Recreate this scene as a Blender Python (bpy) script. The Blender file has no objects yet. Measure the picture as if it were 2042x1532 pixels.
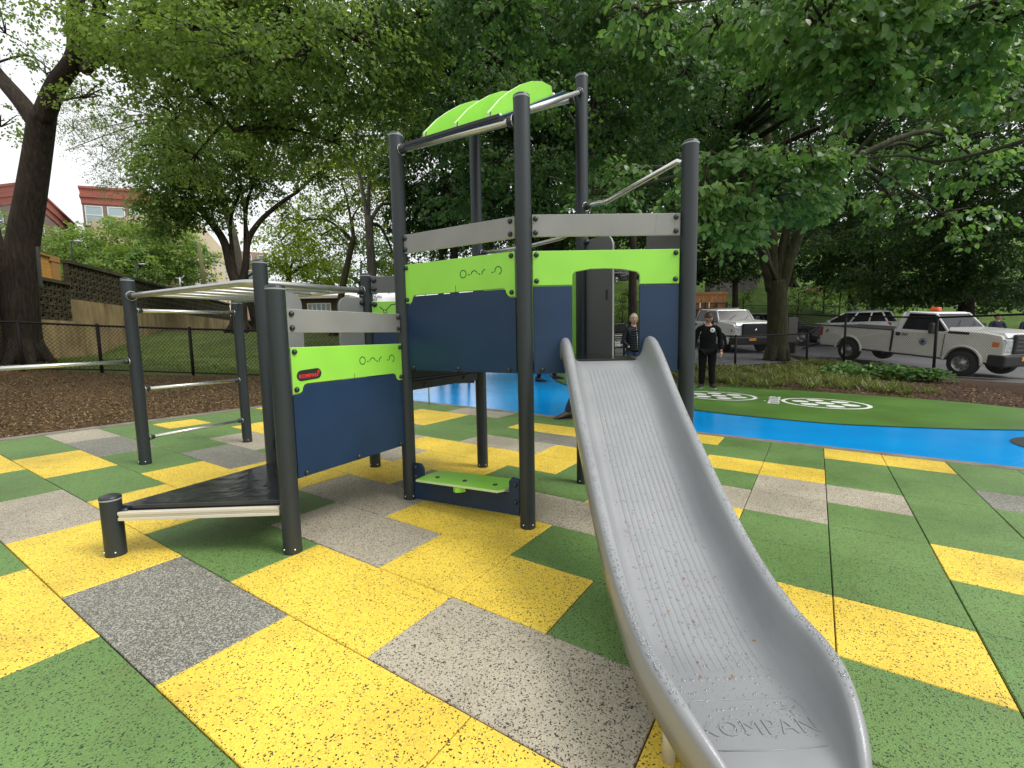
import bpy, bmesh, math, random
import numpy as np
from mathutils import Vector, Matrix
R = math.radians
S = bpy.context.scene
C = S.collection

# ---------------------------------------------------------------- camera
PITCH, ROLL = 0.1028, -0.0184
cam_d = bpy.data.cameras.new("camera"); cam = bpy.data.objects.new("camera", cam_d); C.objects.link(cam)
cam_d.sensor_width = 36.0; cam_d.lens = 938.1/2042*36; cam_d.clip_start = 0.05; cam_d.clip_end = 2000
cp, sp, cr, sr = math.cos(PITCH), math.sin(PITCH), math.cos(ROLL), math.sin(ROLL)
ax = Vector((cr, sp*sr, cp*sr)); ay = Vector((-sr, sp*cr, cp*cr)); az = Vector((0, -cp, sp))
M = Matrix((ax, ay, az)).transposed().to_4x4(); M.translation = (0, 0, 1.25)
cam.matrix_world = M
S.camera = cam

# ---------------------------------------------------------------- light
W = bpy.data.worlds.new("World"); S.world = W; W.use_nodes = True
nt = W.node_tree; nt.nodes.clear()
wo = nt.nodes.new('ShaderNodeOutputWorld'); bg = nt.nodes.new('ShaderNodeBackground')
sky = nt.nodes.new('ShaderNodeTexSky'); sky.sky_type = 'NISHITA'; sky.sun_disc = False
SUN_EL, SUN_ROT = 52, 112
sky.sun_elevation = R(SUN_EL); sky.sun_rotation = R(SUN_ROT); sky.air_density = 1.0; sky.dust_density = 6.0; sky.ozone_density = 1.0
hs = nt.nodes.new('ShaderNodeHueSaturation'); hs.inputs['Saturation'].default_value = 0.12
cl = nt.nodes.new('ShaderNodeMix'); cl.data_type = 'RGBA'; cl.inputs[0].default_value = 0.72; cl.inputs[7].default_value = (6.6, 6.75, 6.9, 1)  # even cloud layer
nt.links.new(sky.outputs[0], hs.inputs['Color']); nt.links.new(hs.outputs[0], cl.inputs[6]); nt.links.new(cl.outputs[2], bg.inputs[0]); nt.links.new(bg.outputs[0], wo.inputs[0])
bg.inputs[1].default_value = 0.15
sun_d = bpy.data.lights.new("sun", 'SUN'); sun = bpy.data.objects.new("sun", sun_d); C.objects.link(sun)
sun_d.energy = 1.5; sun_d.angle = R(22); sun_d.color = (1, 0.97, 0.92)
# sun direction: towards azimuth SUN_ROT (clockwise from +Y)
_a = R(SUN_ROT); _e = R(SUN_EL)
sdir = Vector((math.sin(_a)*math.cos(_e), math.cos(_a)*math.cos(_e), math.sin(_e)))
sun.rotation_euler = sdir.to_track_quat('Z', 'Y').to_euler()
S.view_settings.view_transform = 'Standard'; S.view_settings.look = 'None'; S.view_settings.gamma = 1
S.view_settings.exposure = 0.42
S.render.engine = 'CYCLES'
S.cycles.max_bounces = 8; S.cycles.transparent_max_bounces = 12; S.cycles.diffuse_bounces = 4; S.cycles.transmission_bounces = 6
rng = np.random.default_rng(7); random.seed(7)

# ---------------------------------------------------------------- materials
MATS = {}
def mat(name, col, rough=0.6, metal=0.0, spec=0.5, noise=None, bump=None, trans=None, coat=0.0):
    """noise=(scale, amount, colour2) object-space mottling; bump=(scale, strength)"""
    if name in MATS: return MATS[name]
    m = bpy.data.materials.new(name); m.use_nodes = True; n = m.node_tree.nodes; l = m.node_tree.links
    b = n['Principled BSDF']; b.inputs['Roughness'].default_value = rough; b.inputs['Metallic'].default_value = metal
    b.inputs['Specular IOR Level'].default_value = spec; b.inputs['Coat Weight'].default_value = coat
    b.inputs['Base Color'].default_value = (*col, 1)
    g = n.new('ShaderNodeNewGeometry')
    if noise:
        t = n.new('ShaderNodeTexNoise'); t.inputs['Scale'].default_value = noise[0]; t.inputs['Detail'].default_value = 6
        l.new(g.outputs['Position'], t.inputs['Vector'])
        mr = n.new('ShaderNodeMapRange'); mr.inputs[1].default_value = 0.35; mr.inputs[2].default_value = 0.68
        mr.inputs[3].default_value = 0; mr.inputs[4].default_value = noise[1]
        l.new(t.outputs[0], mr.inputs[0])
        mx = n.new('ShaderNodeMix'); mx.data_type = 'RGBA'; mx.inputs[6].default_value = (*col, 1); mx.inputs[7].default_value = (*noise[2], 1)
        l.new(mr.outputs[0], mx.inputs[0]); l.new(mx.outputs[2], b.inputs['Base Color'])
        ad = n.new('ShaderNodeMapRange'); ad.inputs[3].default_value = rough*0.85; ad.inputs[4].default_value = min(1, rough*1.25)
        l.new(t.outputs[0], ad.inputs[0]); l.new(ad.outputs[0], b.inputs['Roughness'])
    if bump:
        t2 = n.new('ShaderNodeTexNoise'); t2.inputs['Scale'].default_value = bump[0]; t2.inputs['Detail'].default_value = 4
        l.new(g.outputs['Position'], t2.inputs['Vector'])
        bp = n.new('ShaderNodeBump'); bp.inputs['Strength'].default_value = bump[1]; bp.inputs['Distance'].default_value = 0.01
        l.new(t2.outputs[0], bp.inputs['Height']); l.new(bp.outputs[0], b.inputs['Normal'])
    if trans: b.inputs['Transmission Weight'].default_value = trans
    MATS[name] = m; return m

def rubber(name, col, fleck, frac, fs=210, col2=None):
    """EPDM crumb rubber: base granules with flecks of another colour"""
    m = bpy.data.materials.new(name); m.use_nodes = True; n = m.node_tree.nodes; l = m.node_tree.links
    b = n['Principled BSDF']; b.inputs['Roughness'].default_value = 0.5; b.inputs['Specular IOR Level'].default_value = 0.45
    g = n.new('ShaderNodeNewGeometry')
    v = n.new('ShaderNodeTexVoronoi'); v.inputs['Scale'].default_value = fs; v.inputs['Randomness'].default_value = 1
    dn = n.new('ShaderNodeTexNoise'); dn.inputs['Scale'].default_value = 260; dn.inputs['Detail'].default_value = 2
    l.new(g.outputs['Position'], dn.inputs['Vector'])
    va = n.new('ShaderNodeVectorMath'); va.operation = 'MULTIPLY_ADD'; va.inputs[1].default_value = (0.006, 0.006, 0.006)
    l.new(dn.outputs['Color'], va.inputs[0]); l.new(g.outputs['Position'], va.inputs[2]); l.new(va.outputs[0], v.inputs['Vector'])
    sep = n.new('ShaderNodeSeparateColor'); l.new(v.outputs['Color'], sep.inputs[0])
    lt = n.new('ShaderNodeMath'); lt.operation = 'LESS_THAN'; lt.inputs[1].default_value = frac; l.new(sep.outputs[0], lt.inputs[0])
    # granule tone variation
    big = n.new('ShaderNodeTexNoise'); big.inputs['Scale'].default_value = 1.6; big.inputs['Detail'].default_value = 5; l.new(g.outputs['Position'], big.inputs['Vector'])
    mr = n.new('ShaderNodeMapRange'); mr.inputs[1].default_value = .25; mr.inputs[2].default_value = .75; mr.inputs[3].default_value = .80; mr.inputs[4].default_value = 1.1; l.new(big.outputs[0], mr.inputs[0])
    mg = n.new('ShaderNodeMapRange'); mg.inputs[3].default_value = .82; mg.inputs[4].default_value = 1.12; l.new(sep.outputs[1], mg.inputs[0])
    mm = n.new('ShaderNodeMath'); mm.operation = 'MULTIPLY'; l.new(mr.outputs[0], mm.inputs[0]); l.new(mg.outputs[0], mm.inputs[1])
    sc = n.new('ShaderNodeVectorMath'); sc.operation = 'SCALE'; l.new(mm.outputs[0], sc.inputs['Scale'])
    if col2:
        gt = n.new('ShaderNodeMath'); gt.operation = 'GREATER_THAN'; gt.inputs[1].default_value = .5; l.new(sep.outputs[2], gt.inputs[0])
        m2 = n.new('ShaderNodeMix'); m2.data_type = 'RGBA'; m2.inputs[6].default_value = (*col, 1); m2.inputs[7].default_value = (*col2, 1)
        l.new(gt.outputs[0], m2.inputs[0]); l.new(m2.outputs[2], sc.inputs[0])
    else: sc.inputs[0].default_value = col
    mx = n.new('ShaderNodeMix'); mx.data_type = 'RGBA'; mx.inputs[7].default_value = (*fleck, 1)
    l.new(lt.outputs[0], mx.inputs[0]); l.new(sc.outputs[0], mx.inputs[6])
    st = n.new('ShaderNodeTexNoise'); st.inputs['Scale'].default_value = 4.5; st.inputs['Detail'].default_value = 7; st.inputs['Roughness'].default_value = .65; l.new(g.outputs['Position'], st.inputs['Vector'])
    sm = n.new('ShaderNodeMapRange'); sm.inputs[1].default_value = .54; sm.inputs[2].default_value = .78; sm.inputs[3].default_value = 0; sm.inputs[4].default_value = .28; l.new(st.outputs[0], sm.inputs[0])
    dm = n.new('ShaderNodeMix'); dm.data_type = 'RGBA'; dm.inputs[7].default_value = (.13, .085, .04, 1); l.new(sm.outputs[0], dm.inputs[0]); l.new(mx.outputs[2], dm.inputs[6]); l.new(dm.outputs[2], b.inputs['Base Color'])
    rr = n.new('ShaderNodeMapRange'); rr.inputs[1].default_value = .35; rr.inputs[2].default_value = .65; rr.inputs[3].default_value = .38; rr.inputs[4].default_value = .66; l.new(big.outputs[0], rr.inputs[0]); l.new(rr.outputs[0], b.inputs['Roughness'])
    bp = n.new('ShaderNodeBump'); bp.inputs['Strength'].default_value = .55; bp.inputs['Distance'].default_value = .003
    l.new(v.outputs['Distance'], bp.inputs['Height']); l.new(bp.outputs[0], b.inputs['Normal'])
    MATS[name] = m; return m

def leafmat(name, c1, c2, c3, trans=0.35, rough=.45):
    m = bpy.data.materials.new(name); m.use_nodes = True; n = m.node_tree.nodes; l = m.node_tree.links
    n.clear(); out = n.new('ShaderNodeOutputMaterial')
    at = n.new('ShaderNodeAttribute'); at.attribute_name = 'tint'
    cr_ = n.new('ShaderNodeValToRGB'); e = cr_.color_ramp.elements
    e[0].color = (*c1, 1); e[1].color = (*c3, 1); k = cr_.color_ramp.elements.new(.5); k.color = (*c2, 1)
    l.new(at.outputs['Fac'], cr_.inputs[0])
    b = n.new('ShaderNodeBsdfPrincipled'); b.inputs['Roughness'].default_value = rough; b.inputs['Specular IOR Level'].default_value = .4
    l.new(cr_.outputs[0], b.inputs['Base Color'])
    tr = n.new('ShaderNodeBsdfTranslucent')
    hh = n.new('ShaderNodeHueSaturation'); hh.inputs['Hue'].default_value = .485; hh.inputs['Saturation'].default_value = 1.15; hh.inputs['Value'].default_value = 1.5
    l.new(cr_.outputs[0], hh.inputs['Color']); l.new(hh.outputs[0], tr.inputs['Color'])
    ms = n.new('ShaderNodeMixShader'); ms.inputs[0].default_value = trans
    l.new(b.outputs[0], ms.inputs[1]); l.new(tr.outputs[0], ms.inputs[2]); l.new(ms.outputs[0], out.inputs[0])
    MATS[name] = m; return m

def groundmat(name, cols, scale, bump=.6, rough=.9, stretch=(1, 1, 1), bdist=.02):
    """three-tone ground: large patches + fine grain"""
    m = bpy.data.materials.new(name); m.use_nodes = True; n = m.node_tree.nodes; l = m.node_tree.links
    b = n['Principled BSDF']; b.inputs['Roughness'].default_value = rough; b.inputs['Specular IOR Level'].default_value = .25
    g = n.new('ShaderNodeNewGeometry'); mp = n.new('ShaderNodeMapping'); mp.inputs['Scale'].default_value = stretch; l.new(g.outputs['Position'], mp.inputs[0])
    f = n.new('ShaderNodeTexNoise'); f.inputs['Scale'].default_value = scale; f.inputs['Detail'].default_value = 8; f.inputs['Roughness'].default_value = .7
    l.new(mp.outputs[0], f.inputs['Vector'])
    g2 = n.new('ShaderNodeTexNoise'); g2.inputs['Scale'].default_value = .7; g2.inputs['Detail'].default_value = 5; l.new(g.outputs['Position'], g2.inputs['Vector'])
    cr_ = n.new('ShaderNodeValToRGB'); e = cr_.color_ramp.elements; e[0].position = .32; e[1].position = .7
    e[0].color = (*cols[0], 1); e[1].color = (*cols[2], 1); k = e.new(.5); k.color = (*cols[1], 1)
    l.new(f.outputs[0], cr_.inputs[0])
    mr = n.new('ShaderNodeMapRange'); mr.inputs[1].default_value = .3; mr.inputs[2].default_value = .7; mr.inputs[3].default_value = .7; mr.inputs[4].default_value = 1.15; l.new(g2.outputs[0], mr.inputs[0])
    sc = n.new('ShaderNodeVectorMath'); sc.operation = 'SCALE'; l.new(cr_.outputs[0], sc.inputs[0]); l.new(mr.outputs[0], sc.inputs['Scale'])
    l.new(sc.outputs[0], b.inputs['Base Color'])
    bp = n.new('ShaderNodeBump'); bp.inputs['Strength'].default_value = bump; bp.inputs['Distance'].default_value = bdist
    l.new(f.outputs[0], bp.inputs['Height']); l.new(bp.outputs[0], b.inputs['Normal'])
    MATS[name] = m; return m

def brickmat(name, c1, c2, mortar, w=.25, h=.075, rough=.85, scale=1.0):
    m = bpy.data.materials.new(name); m.use_nodes = True; n = m.node_tree.nodes; l = m.node_tree.links
    b = n['Principled BSDF']; b.inputs['Roughness'].default_value = rough
    tc = n.new('ShaderNodeTexCoord'); sx = n.new('ShaderNodeSeparateXYZ'); l.new(tc.outputs['Object'], sx.inputs[0])
    ad = n.new('ShaderNodeMath'); ad.operation = 'ADD'; l.new(sx.outputs[0], ad.inputs[0]); l.new(sx.outputs[1], ad.inputs[1])
    cb = n.new('ShaderNodeCombineXYZ'); l.new(ad.outputs[0], cb.inputs[0]); l.new(sx.outputs[2], cb.inputs[1])
    br = n.new('ShaderNodeTexBrick'); br.inputs['Scale'].default_value = scale; br.inputs['Brick Width'].default_value = w; br.inputs['Row Height'].default_value = h
    br.inputs['Mortar Size'].default_value = .008; br.inputs['Color1'].default_value = (*c1, 1); br.inputs['Color2'].default_value = (*c2, 1); br.inputs['Mortar'].default_value = (*mortar, 1)
    l.new(cb.outputs[0], br.inputs['Vector']); l.new(br.outputs[0], b.inputs['Base Color'])
    MATS[name] = m; return m

# ---------------------------------------------------------------- mesh helpers
def link(name, me, mats, parent=None, loc=None):
    o = bpy.data.objects.new(name, me); C.objects.link(o)
    if not isinstance(mats, (list, tuple)): mats = [mats]
    for m in mats: me.materials.append(m)
    if parent: o.parent = parent
    if loc: o.location = loc
    return o
def tag(o, label=None, cat=None, group=None, kind=None):
    if label: o['label'] = label
    if cat: o['category'] = cat
    if group: o['group'] = group
    if kind: o['kind'] = kind
    return o
def empty(name, loc=(0, 0, 0), rz=0, rx=0, ry=0):
    o = bpy.data.objects.new(name, None); C.objects.link(o); o.location = loc; o.rotation_euler = (rx, ry, rz); o.empty_display_size = .2
    return o
class MB:
    """collects shapes, links them as ONE mesh"""
    def __init__(s): s.v = []; s.f = []; s.mi = []; s.sm = []
    def add(s, v, f, mi=0, sm=False):
        o = len(s.v); s.v += [tuple(p) for p in v]; s.f += [tuple(i+o for i in q) for q in f]; s.mi += [mi]*len(f); s.sm += [sm]*len(f); return s
    def box(s, a, b, mi=0, M=None):
        x0, y0, z0 = a; x1, y1, z1 = b
        v = [(x0,y0,z0),(x1,y0,z0),(x1,y1,z0),(x0,y1,z0),(x0,y0,z1),(x1,y0,z1),(x1,y1,z1),(x0,y1,z1)]
        if M is not None: v = [tuple(M @ Vector(p)) for p in v]
        return s.add(v, [(3,2,1,0),(4,5,6,7),(0,1,5,4),(1,2,6,5),(2,3,7,6),(3,0,4,7)], mi)
    def tube(s, pts, r, n=12, mi=0, cap=True, sm=True):
        pts = [Vector(p) for p in pts]; rs = r if isinstance(r, (list, tuple)) else [r]*len(pts)
        v = []; prev = None
        for i, p in enumerate(pts):
            t = (pts[min(i+1, len(pts)-1)]-pts[max(i-1, 0)]).normalized()
            if prev is None:
                u = t.orthogonal().normalized()
            else:
                u = (prev - t*prev.dot(t))
                u = u.normalized() if u.length > 1e-6 else t.orthogonal().normalized()
            prev = u; w = t.cross(u)
            for k in range(n):
                a = 2*math.pi*k/n; v.append(p+(u*math.cos(a)+w*math.sin(a))*rs[i])
        f = [(i*n+k, i*n+(k+1) % n, (i+1)*n+(k+1) % n, (i+1)*n+k) for i in range(len(pts)-1) for k in range(n)]
        s.add(v, f, mi, sm)
        if cap:
            o = len(s.v)-len(v); s.f += [tuple(o+k for k in reversed(range(n))), tuple(o+(len(pts)-1)*n+k for k in range(n))]; s.mi += [mi]*2; s.sm += [False]*2
        return s
    def lathe(s, prof, c=(0, 0, 0), axis='z', n=24, mi=0, sm=True):
        v = []; 
        for r, h in prof:
            for k in range(n):
                a = 2*math.pi*k/n; x, y = r*math.cos(a), r*math.sin(a)
                p = {'z': (x, y, h), 'y': (x, h, y), 'x': (h, x, y)}[axis]
                v.append((c[0]+p[0], c[1]+p[1], c[2]+p[2]))
        f = [(i*n+k, i*n+(k+1) % n, (i+1)*n+(k+1) % n, (i+1)*n+k) for i in range(len(prof)-1) for k in range(n)]
        return s.add(v, f, mi, sm)
    def prism(s, outline, fr, t0, t1, mi=0, mi_side=None, holes=None):
        """outline: [(a,b)] in frame fr(a,b,t)->point, extruded t0..t1"""
        n = len(outline); v = [fr(a, b, t0) for a, b in outline]+[fr(a, b, t1) for a, b in outline]
        f = [tuple(reversed(range(n))), tuple(range(n, 2*n))]; s.add(v, f, mi)
        o = len(s.v)-2*n
        for i in range(n):
            j = (i+1) % n; s.f.append((o+i, o+j, o+n+j, o+n+i)); s.mi.append(mi if mi_side is None else mi_side); s.sm.append(False)
        return s
    def ball(s, c, r, n=10, m=6, mi=0, sq=(1, 1, 1)):
        v = []; f = []
        for i in range(m+1):
            th = math.pi*i/m
            for k in range(n):
                a = 2*math.pi*k/n; v.append((c[0]+r*sq[0]*math.sin(th)*math.cos(a), c[1]+r*sq[1]*math.sin(th)*math.sin(a), c[2]+r*sq[2]*math.cos(th)))
        f = [(i*n+k, (i+1)*n+k, (i+1)*n+(k+1) % n, i*n+(k+1) % n) for i in range(m) for k in range(n)]
        return s.add(v, f, mi, True)
    def build(s, name, mats, parent=None, bevel=0, loc=None, seg=2, weld=False):
        me = bpy.data.meshes.new(name); me.from_pydata([tuple(p) for p in s.v], [], s.f)
        me.polygons.foreach_set('material_index', s.mi); me.polygons.foreach_set('use_smooth', s.sm)
        me.validate(); me.update()
        bm = bmesh.new(); bm.from_mesh(me)
        if weld: bmesh.ops.remove_doubles(bm, verts=bm.verts, dist=1e-5)
        bmesh.ops.recalc_face_normals(bm, faces=bm.faces); bm.to_mesh(me); bm.free()
        o = link(name, me, mats, parent, loc)
        if bevel:
            b = o.modifiers.new('bevel', 'BEVEL'); b.width = bevel; b.segments = seg; b.limit_method = 'ANGLE'; b.angle_limit = R(35)
        return o
def children(o): return [c for c in bpy.data.objects if c.parent == o]
def copy_tree(o, parent=None):
    c = o.copy(); C.objects.link(c); c.parent = parent
    for ch in children(o): copy_tree(ch, c)
    return c
def text_mesh(s, size, extrude=.001, align='CENTER', spacing=1.0, bold=0.0):
    cu = bpy.data.curves.new('text', 'FONT'); cu.body = s; cu.size = size; cu.extrude = extrude; cu.align_x = align; cu.align_y = 'CENTER'; cu.space_character = spacing; cu.offset = bold; cu.resolution_u = 4
    o = bpy.data.objects.new('text', cu); C.objects.link(o); bpy.context.view_layer.update()
    dg = bpy.context.evaluated_depsgraph_get(); me = bpy.data.meshes.new_from_object(o.evaluated_get(dg))
    bpy.data.objects.remove(o); return me
def basis(o, x, y, z, p):
    m = Matrix((Vector(x).normalized(), Vector(y).normalized(), Vector(z).normalized())).transposed().to_4x4(); m.translation = p; o.matrix_world = m; return o

# ---------------------------------------------------------------- terrain
TX, TY = -.0242, .0023
CT, ST = math.cos(-.5739), math.sin(-.5739)
def plane(x, y): return TX*x+TY*y
def sstep(x, a, b): t = np.clip((x-a)/(b-a), 0, 1); return t*t*(3-2*t)
def T(x, y):
    x = np.asarray(x, float); y = np.asarray(y, float); xc = np.clip(x, -32, 32)
    p = TX*xc+TY*y
    U = CT*x+ST*y; dl = -7.63-U
    wl = 1-sstep(x, -4, 2)
    ex = wl*(.02*np.clip(dl, 0, 10)+.05*np.clip(dl-7.5, 0, 2.5))
    e2 = (1-sstep(x, -9, -2))*.16*np.clip(y-19.5, 0, 6.5)*sstep(y, 17, 22)
    er = sstep(x, -6, 1)*.07*np.clip(y-14.8, 0, 17)
    hill = sstep(x, -9, 3)*.40*np.clip(y-32.5, 0, 45)
    return p+ex+e2+er+hill
def Tz(x, y): return float(T(x, y))
def wuv(u, v):
    U = u*.4996-.8851; V = v*.4996+.5914
    return CT*U-ST*V, ST*U+CT*V
def sheet(name, poly, off, m, step=1.0, thick=0, parent=None, kind='structure'):
    bm = bmesh.new(); vs = [bm.verts.new((x, y, 0)) for x, y in poly]; bm.faces.new(vs)
    bmesh.ops.triangulate(bm, faces=bm.faces)
    xs = [p[0] for p in poly]; ys = [p[1] for p in poly]
    for axn, lo, hi in ((0, min(xs), max(xs)), (1, min(ys), max(ys))):
        k = math.ceil(lo/step)*step
        while k < hi:
            no = (1, 0, 0) if axn == 0 else (0, 1, 0); co = (k, 0, 0) if axn == 0 else (0, k, 0)
            bmesh.ops.bisect_plane(bm, geom=bm.verts[:]+bm.edges[:]+bm.faces[:], plane_co=co, plane_no=no, dist=1e-5); k += step
    if thick:
        r = bmesh.ops.extrude_face_region(bm, geom=bm.faces[:]); nv = [g for g in r['geom'] if isinstance(g, bmesh.types.BMVert)]
        for v in nv: v.co.z -= thick
    for v in bm.verts: v.co.z += Tz(v.co.x, v.co.y)+off
    bmesh.ops.recalc_face_normals(bm, faces=bm.faces)
    me = bpy.data.meshes.new(name); bm.to_mesh(me); bm.free()
    for p in me.polygons: p.use_smooth = not thick
    o = link(name, me, m, parent)
    if kind: o['kind'] = kind
    return o
def at(px, py, D):
    """point seen at photo pixel px,py at depth D (metres ahead)"""
    X = (px-1021)/938.1; Y = -(py-766)/938.1
    X, Y = cr*X-sr*Y, sr*X+cr*Y
    d = Vector((X, cp+sp*Y, -sp+cp*Y)); d *= D/d.y
    return Vector((d.x, d.y, d.z+1.25))

# ---------------------------------------------------------------- ground materials
M_Y = rubber('yellow rubber', (.86, .615, .075), (.04, .035, .02), .085)
M_G = rubber('green rubber', (.140, .250, .070), (.025, .045, .018), .11)
M_B = rubber('beige rubber', (.50, .445, .335), (.055, .05, .04), .15, col2=(.43, .385, .29))
M_D = rubber('grey rubber', (.205, .20, .17), (.38, .365, .30), .30, col2=(.12, .12, .10))
M_base = mat('rubber joint', (.03, .032, .022), .9)
M_blue = mat('blue wet rubber', (.001, .37, .90), .13, spec=.5, noise=(1.6, .55, (.001, .26, .72)), bump=(26, .22))
M_pgreen = mat('poured green rubber', (.105, .235, .040), .34, spec=.45, noise=(1.0, .9, (.062, .135, .02)), bump=(90, .3))
M_line = mat('black rubber line', (.015, .017, .015), .7)
M_white = mat('white rubber', (.78, .78, .74), .6, noise=(5, .3, (.6, .6, .56)))
M_kerb = mat('concrete kerb', (.24, .21, .17), .85, noise=(5, .8, (.13, .11, .085)), bump=(80, .4))
M_asph = groundmat('asphalt', [(.10, .10, .105), (.15, .15, .155), (.21, .21, .215)], 45, .4, .8)
M_mulch = groundmat('mulch', [(.035, .020, .009), (.105, .064, .026), (.20, .13, .058)], 26, 1.0, .92, (1, 2.2, 1), .04)
M_soil = groundmat('dark mulch', [(.018, .010, .006), (.070, .037, .020), (.17, .105, .06)], 24, 1.0, .92, (1, 2, 1), .04)
M_grass = groundmat('grass ground', [(.055, .055, .018), (.080, .115, .022), (.13, .16, .04)], 5, 1.0, .95, (1, 1, 1), .05)
M_hill = groundmat('hill ground', [(.030, .060, .008), (.075, .14, .016), (.11, .19, .03)], 6, .8, .95)

# ---------------------------------------------------------------- ground
def grid_ground():
    xs = np.concatenate([np.arange(-140, -40, 10), np.arange(-40, 40, 1.0), np.arange(40, 141, 10)])
    ys = np.concatenate([np.arange(-30, -6, 6), np.arange(-6, 60, 1.0), np.arange(60, 221, 10)])
    X, Y = np.meshgrid(xs, ys); Z = T(X, Y)-.05
    n, m = X.shape; v = np.stack([X, Y, Z], -1).reshape(-1, 3)
    f = [(j*m+i, j*m+i+1, (j+1)*m+i+1, (j+1)*m+i) for j in range(n-1) for i in range(m-1)]
    me = bpy.data.meshes.new('ground'); me.from_pydata(v.tolist(), [], f)
    me.polygons.foreach_set('use_smooth', [True]*len(f)); me.update()
    o = link('ground', me, M_grass); o['kind'] = 'structure'
grid_ground()

# tiles, read cell by cell (u runs right, v runs away); Y yellow G green B beige D dark grey
ROWS = {
 -5: [(-8, 'G'), (3, 'Y'), (9, 'G')], -4: [(-10, 'B'), (-2, 'G'), (3, 'Y'), (5, 'G')], -3: [(-12, 'G'), (-5, 'Y'), (-1, 'D'), (1, 'G'), (5, 'Y')],
 -2: [(-12, 'Y'), (-8, 'G'), (-4, 'B'), (-2, 'Y'), (0, 'G'), (3, 'Y')],
 -1: [(-12, 'B'), (-10, 'D'), (-8, 'G'), (-5, 'Y'), (-3, 'G'), (-1, 'G'), (1, 'Y'), (3, 'B'), (5, 'G')],
 0: [(-14, 'G'), (-12, 'Y'), (-10, 'G'), (-8, 'B'), (-6, 'Y'), (-4, 'D'), (-2, 'Y'), (2, 'G'), (4, 'B'), (6, 'G')],
 1: [(-14, 'G'), (-11, 'Y'), (-9, 'G'), (-7, 'Y'), (-5, 'G'), (-3, 'Y'), (-1, 'B'), (1, 'Y'), (2, 'G'), (4, 'Y'), (6, 'G')],
 2: [(-14, 'B'), (-12, 'D'), (-10, 'G'), (-8, 'Y'), (-6, 'Y'), (-5, 'G'), (-4, 'B'), (-2, 'Y'), (0, 'G'), (3, 'G')],
 3: [(-14, 'G'), (-9, 'D'), (-7, 'Y'), (-5, 'B'), (-3, 'Y'), (-1, 'G'), (1, 'Y'), (3, 'G'), (6, 'B')],
 4: [(-14, 'G'), (-13, 'Y'), (-12, 'G'), (-10, 'B'), (-8, 'G'), (-6, 'Y'), (-4, 'D'), (-2, 'B'), (0, 'G'), (6, 'D')],
 5: [(-14, 'G'), (-11, 'Y'), (-9, 'G'), (-7, 'B'), (-5, 'Y'), (-3, 'G'), (-1, 'Y'), (1, 'G'), (3, 'Y'), (5, 'G')],
 6: [(-14, 'G'), (-8, 'B'), (-6, 'Y'), (-2, 'G'), (0, 'B'), (2, 'G')],
 7: [(-14, 'Y'), (-12, 'G'), (-9, 'D'), (-7, 'G'), (-5, 'B'), (-3, 'Y'), (-1, 'G'), (1, 'B'), (3, 'G')],
 8: [(-14, 'G'), (-9, 'Y'), (-7, 'G'), (-4, 'D'), (-2, 'G'), (0, 'Y'), (2, 'G'), (4, 'D'), (6, 'G')],
 9: [(-14, 'B'), (-12, 'G'), (-9, 'Y'), (-7, 'G'), (-5, 'Y'), (-3, 'G')],
 10: [(-14, 'G'), (-8, 'B'), (-6, 'G'), (-2, 'Y'), (0, 'G'), (2, 'Y'), (4, 'G'), (7, 'Y')],
}
def tiles():
    mb = MB(); mats = [M_base, M_Y, M_G, M_B, M_D]; ci = {'Y': 1, 'G': 2, 'B': 3, 'D': 4}
    def q(u0_, u1_, v0_, v1_, z, mi, top=True):
        g = .0025; c = .004
        P = [(u0_, v0_), (u1_, v0_), (u1_, v1_), (u0_, v1_)]; su = [(1, 1), (-1, 1), (-1, -1), (1, -1)]
        def ring(ins, zz): 
            r = []
            for (u, v), (a, b) in zip(P, su):
                x, y = wuv(u+a*ins*2, v+b*ins*2); r.append((x, y, plane(x, y)+zz))
            return r
        jz = random.uniform(-.0012, .0012)
        r0, r1, r2 = ring(g, z-.02), ring(g, z-c+jz), ring(g+c*.7, z+jz); v = r0+r1+r2
        f = [(8, 9, 10, 11)]+[(k, (k+1) % 4, 4+(k+1) % 4, 4+k) for k in range(4)]+[(4+k, 4+(k+1) % 4, 8+(k+1) % 4, 8+k) for k in range(4)]
        mb.add(v, f, mi)
    for r, segs in ROWS.items():
        segs = segs+[(10, None)]
        for (a, c), (b, _) in zip(segs, segs[1:]):
            a = max(a, -13.5); u = a
            while u < b-1e-6:
                if u >= 0: e = min(b, math.floor(u)+1)
                else:
                    k = math.floor(u)+1
                    while (k-r) % 2: k += 1
                    e = min(b, k)
                    if (r, k-1) in ((2, -1),) and u < -1: e = -1
                q(u, e, r, r+1, .03, ci[c]); u = e
    # dark base slab below the joints
    P = [wuv(-13.5, -5), wuv(10, -5), wuv(10, 11), wuv(-13.5, 11)]
    mb.add([(x, y, plane(x, y)+.014) for x, y in P]+[(x, y, plane(x, y)-.03) for x, y in P], [(0, 1, 2, 3), (0, 1, 5, 4), (1, 2, 6, 5), (2, 3, 7, 6), (3, 0, 4, 7)], 0)
    o = mb.build('rubber_tile_paving', mats); o['kind'] = 'structure'
tiles()
def uvpoly(pts): return [wuv(u, v) for u, v in pts]
def curve(pts, n=8):
    out = []
    P = [pts[0]]+list(pts)+[pts[-1]]
    for i in range(1, len(P)-2):
        for k in range(n):
            t = k/n; a, b, c, d = (np.array(P[i+j-1], float) for j in range(4))
            out.append(tuple(.5*((2*b)+(-a+c)*t+(2*a-5*b+4*c-d)*t*t+(-a+3*b-3*c+d)*t**3)))
    out.append(tuple(pts[-1])); return out
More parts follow.
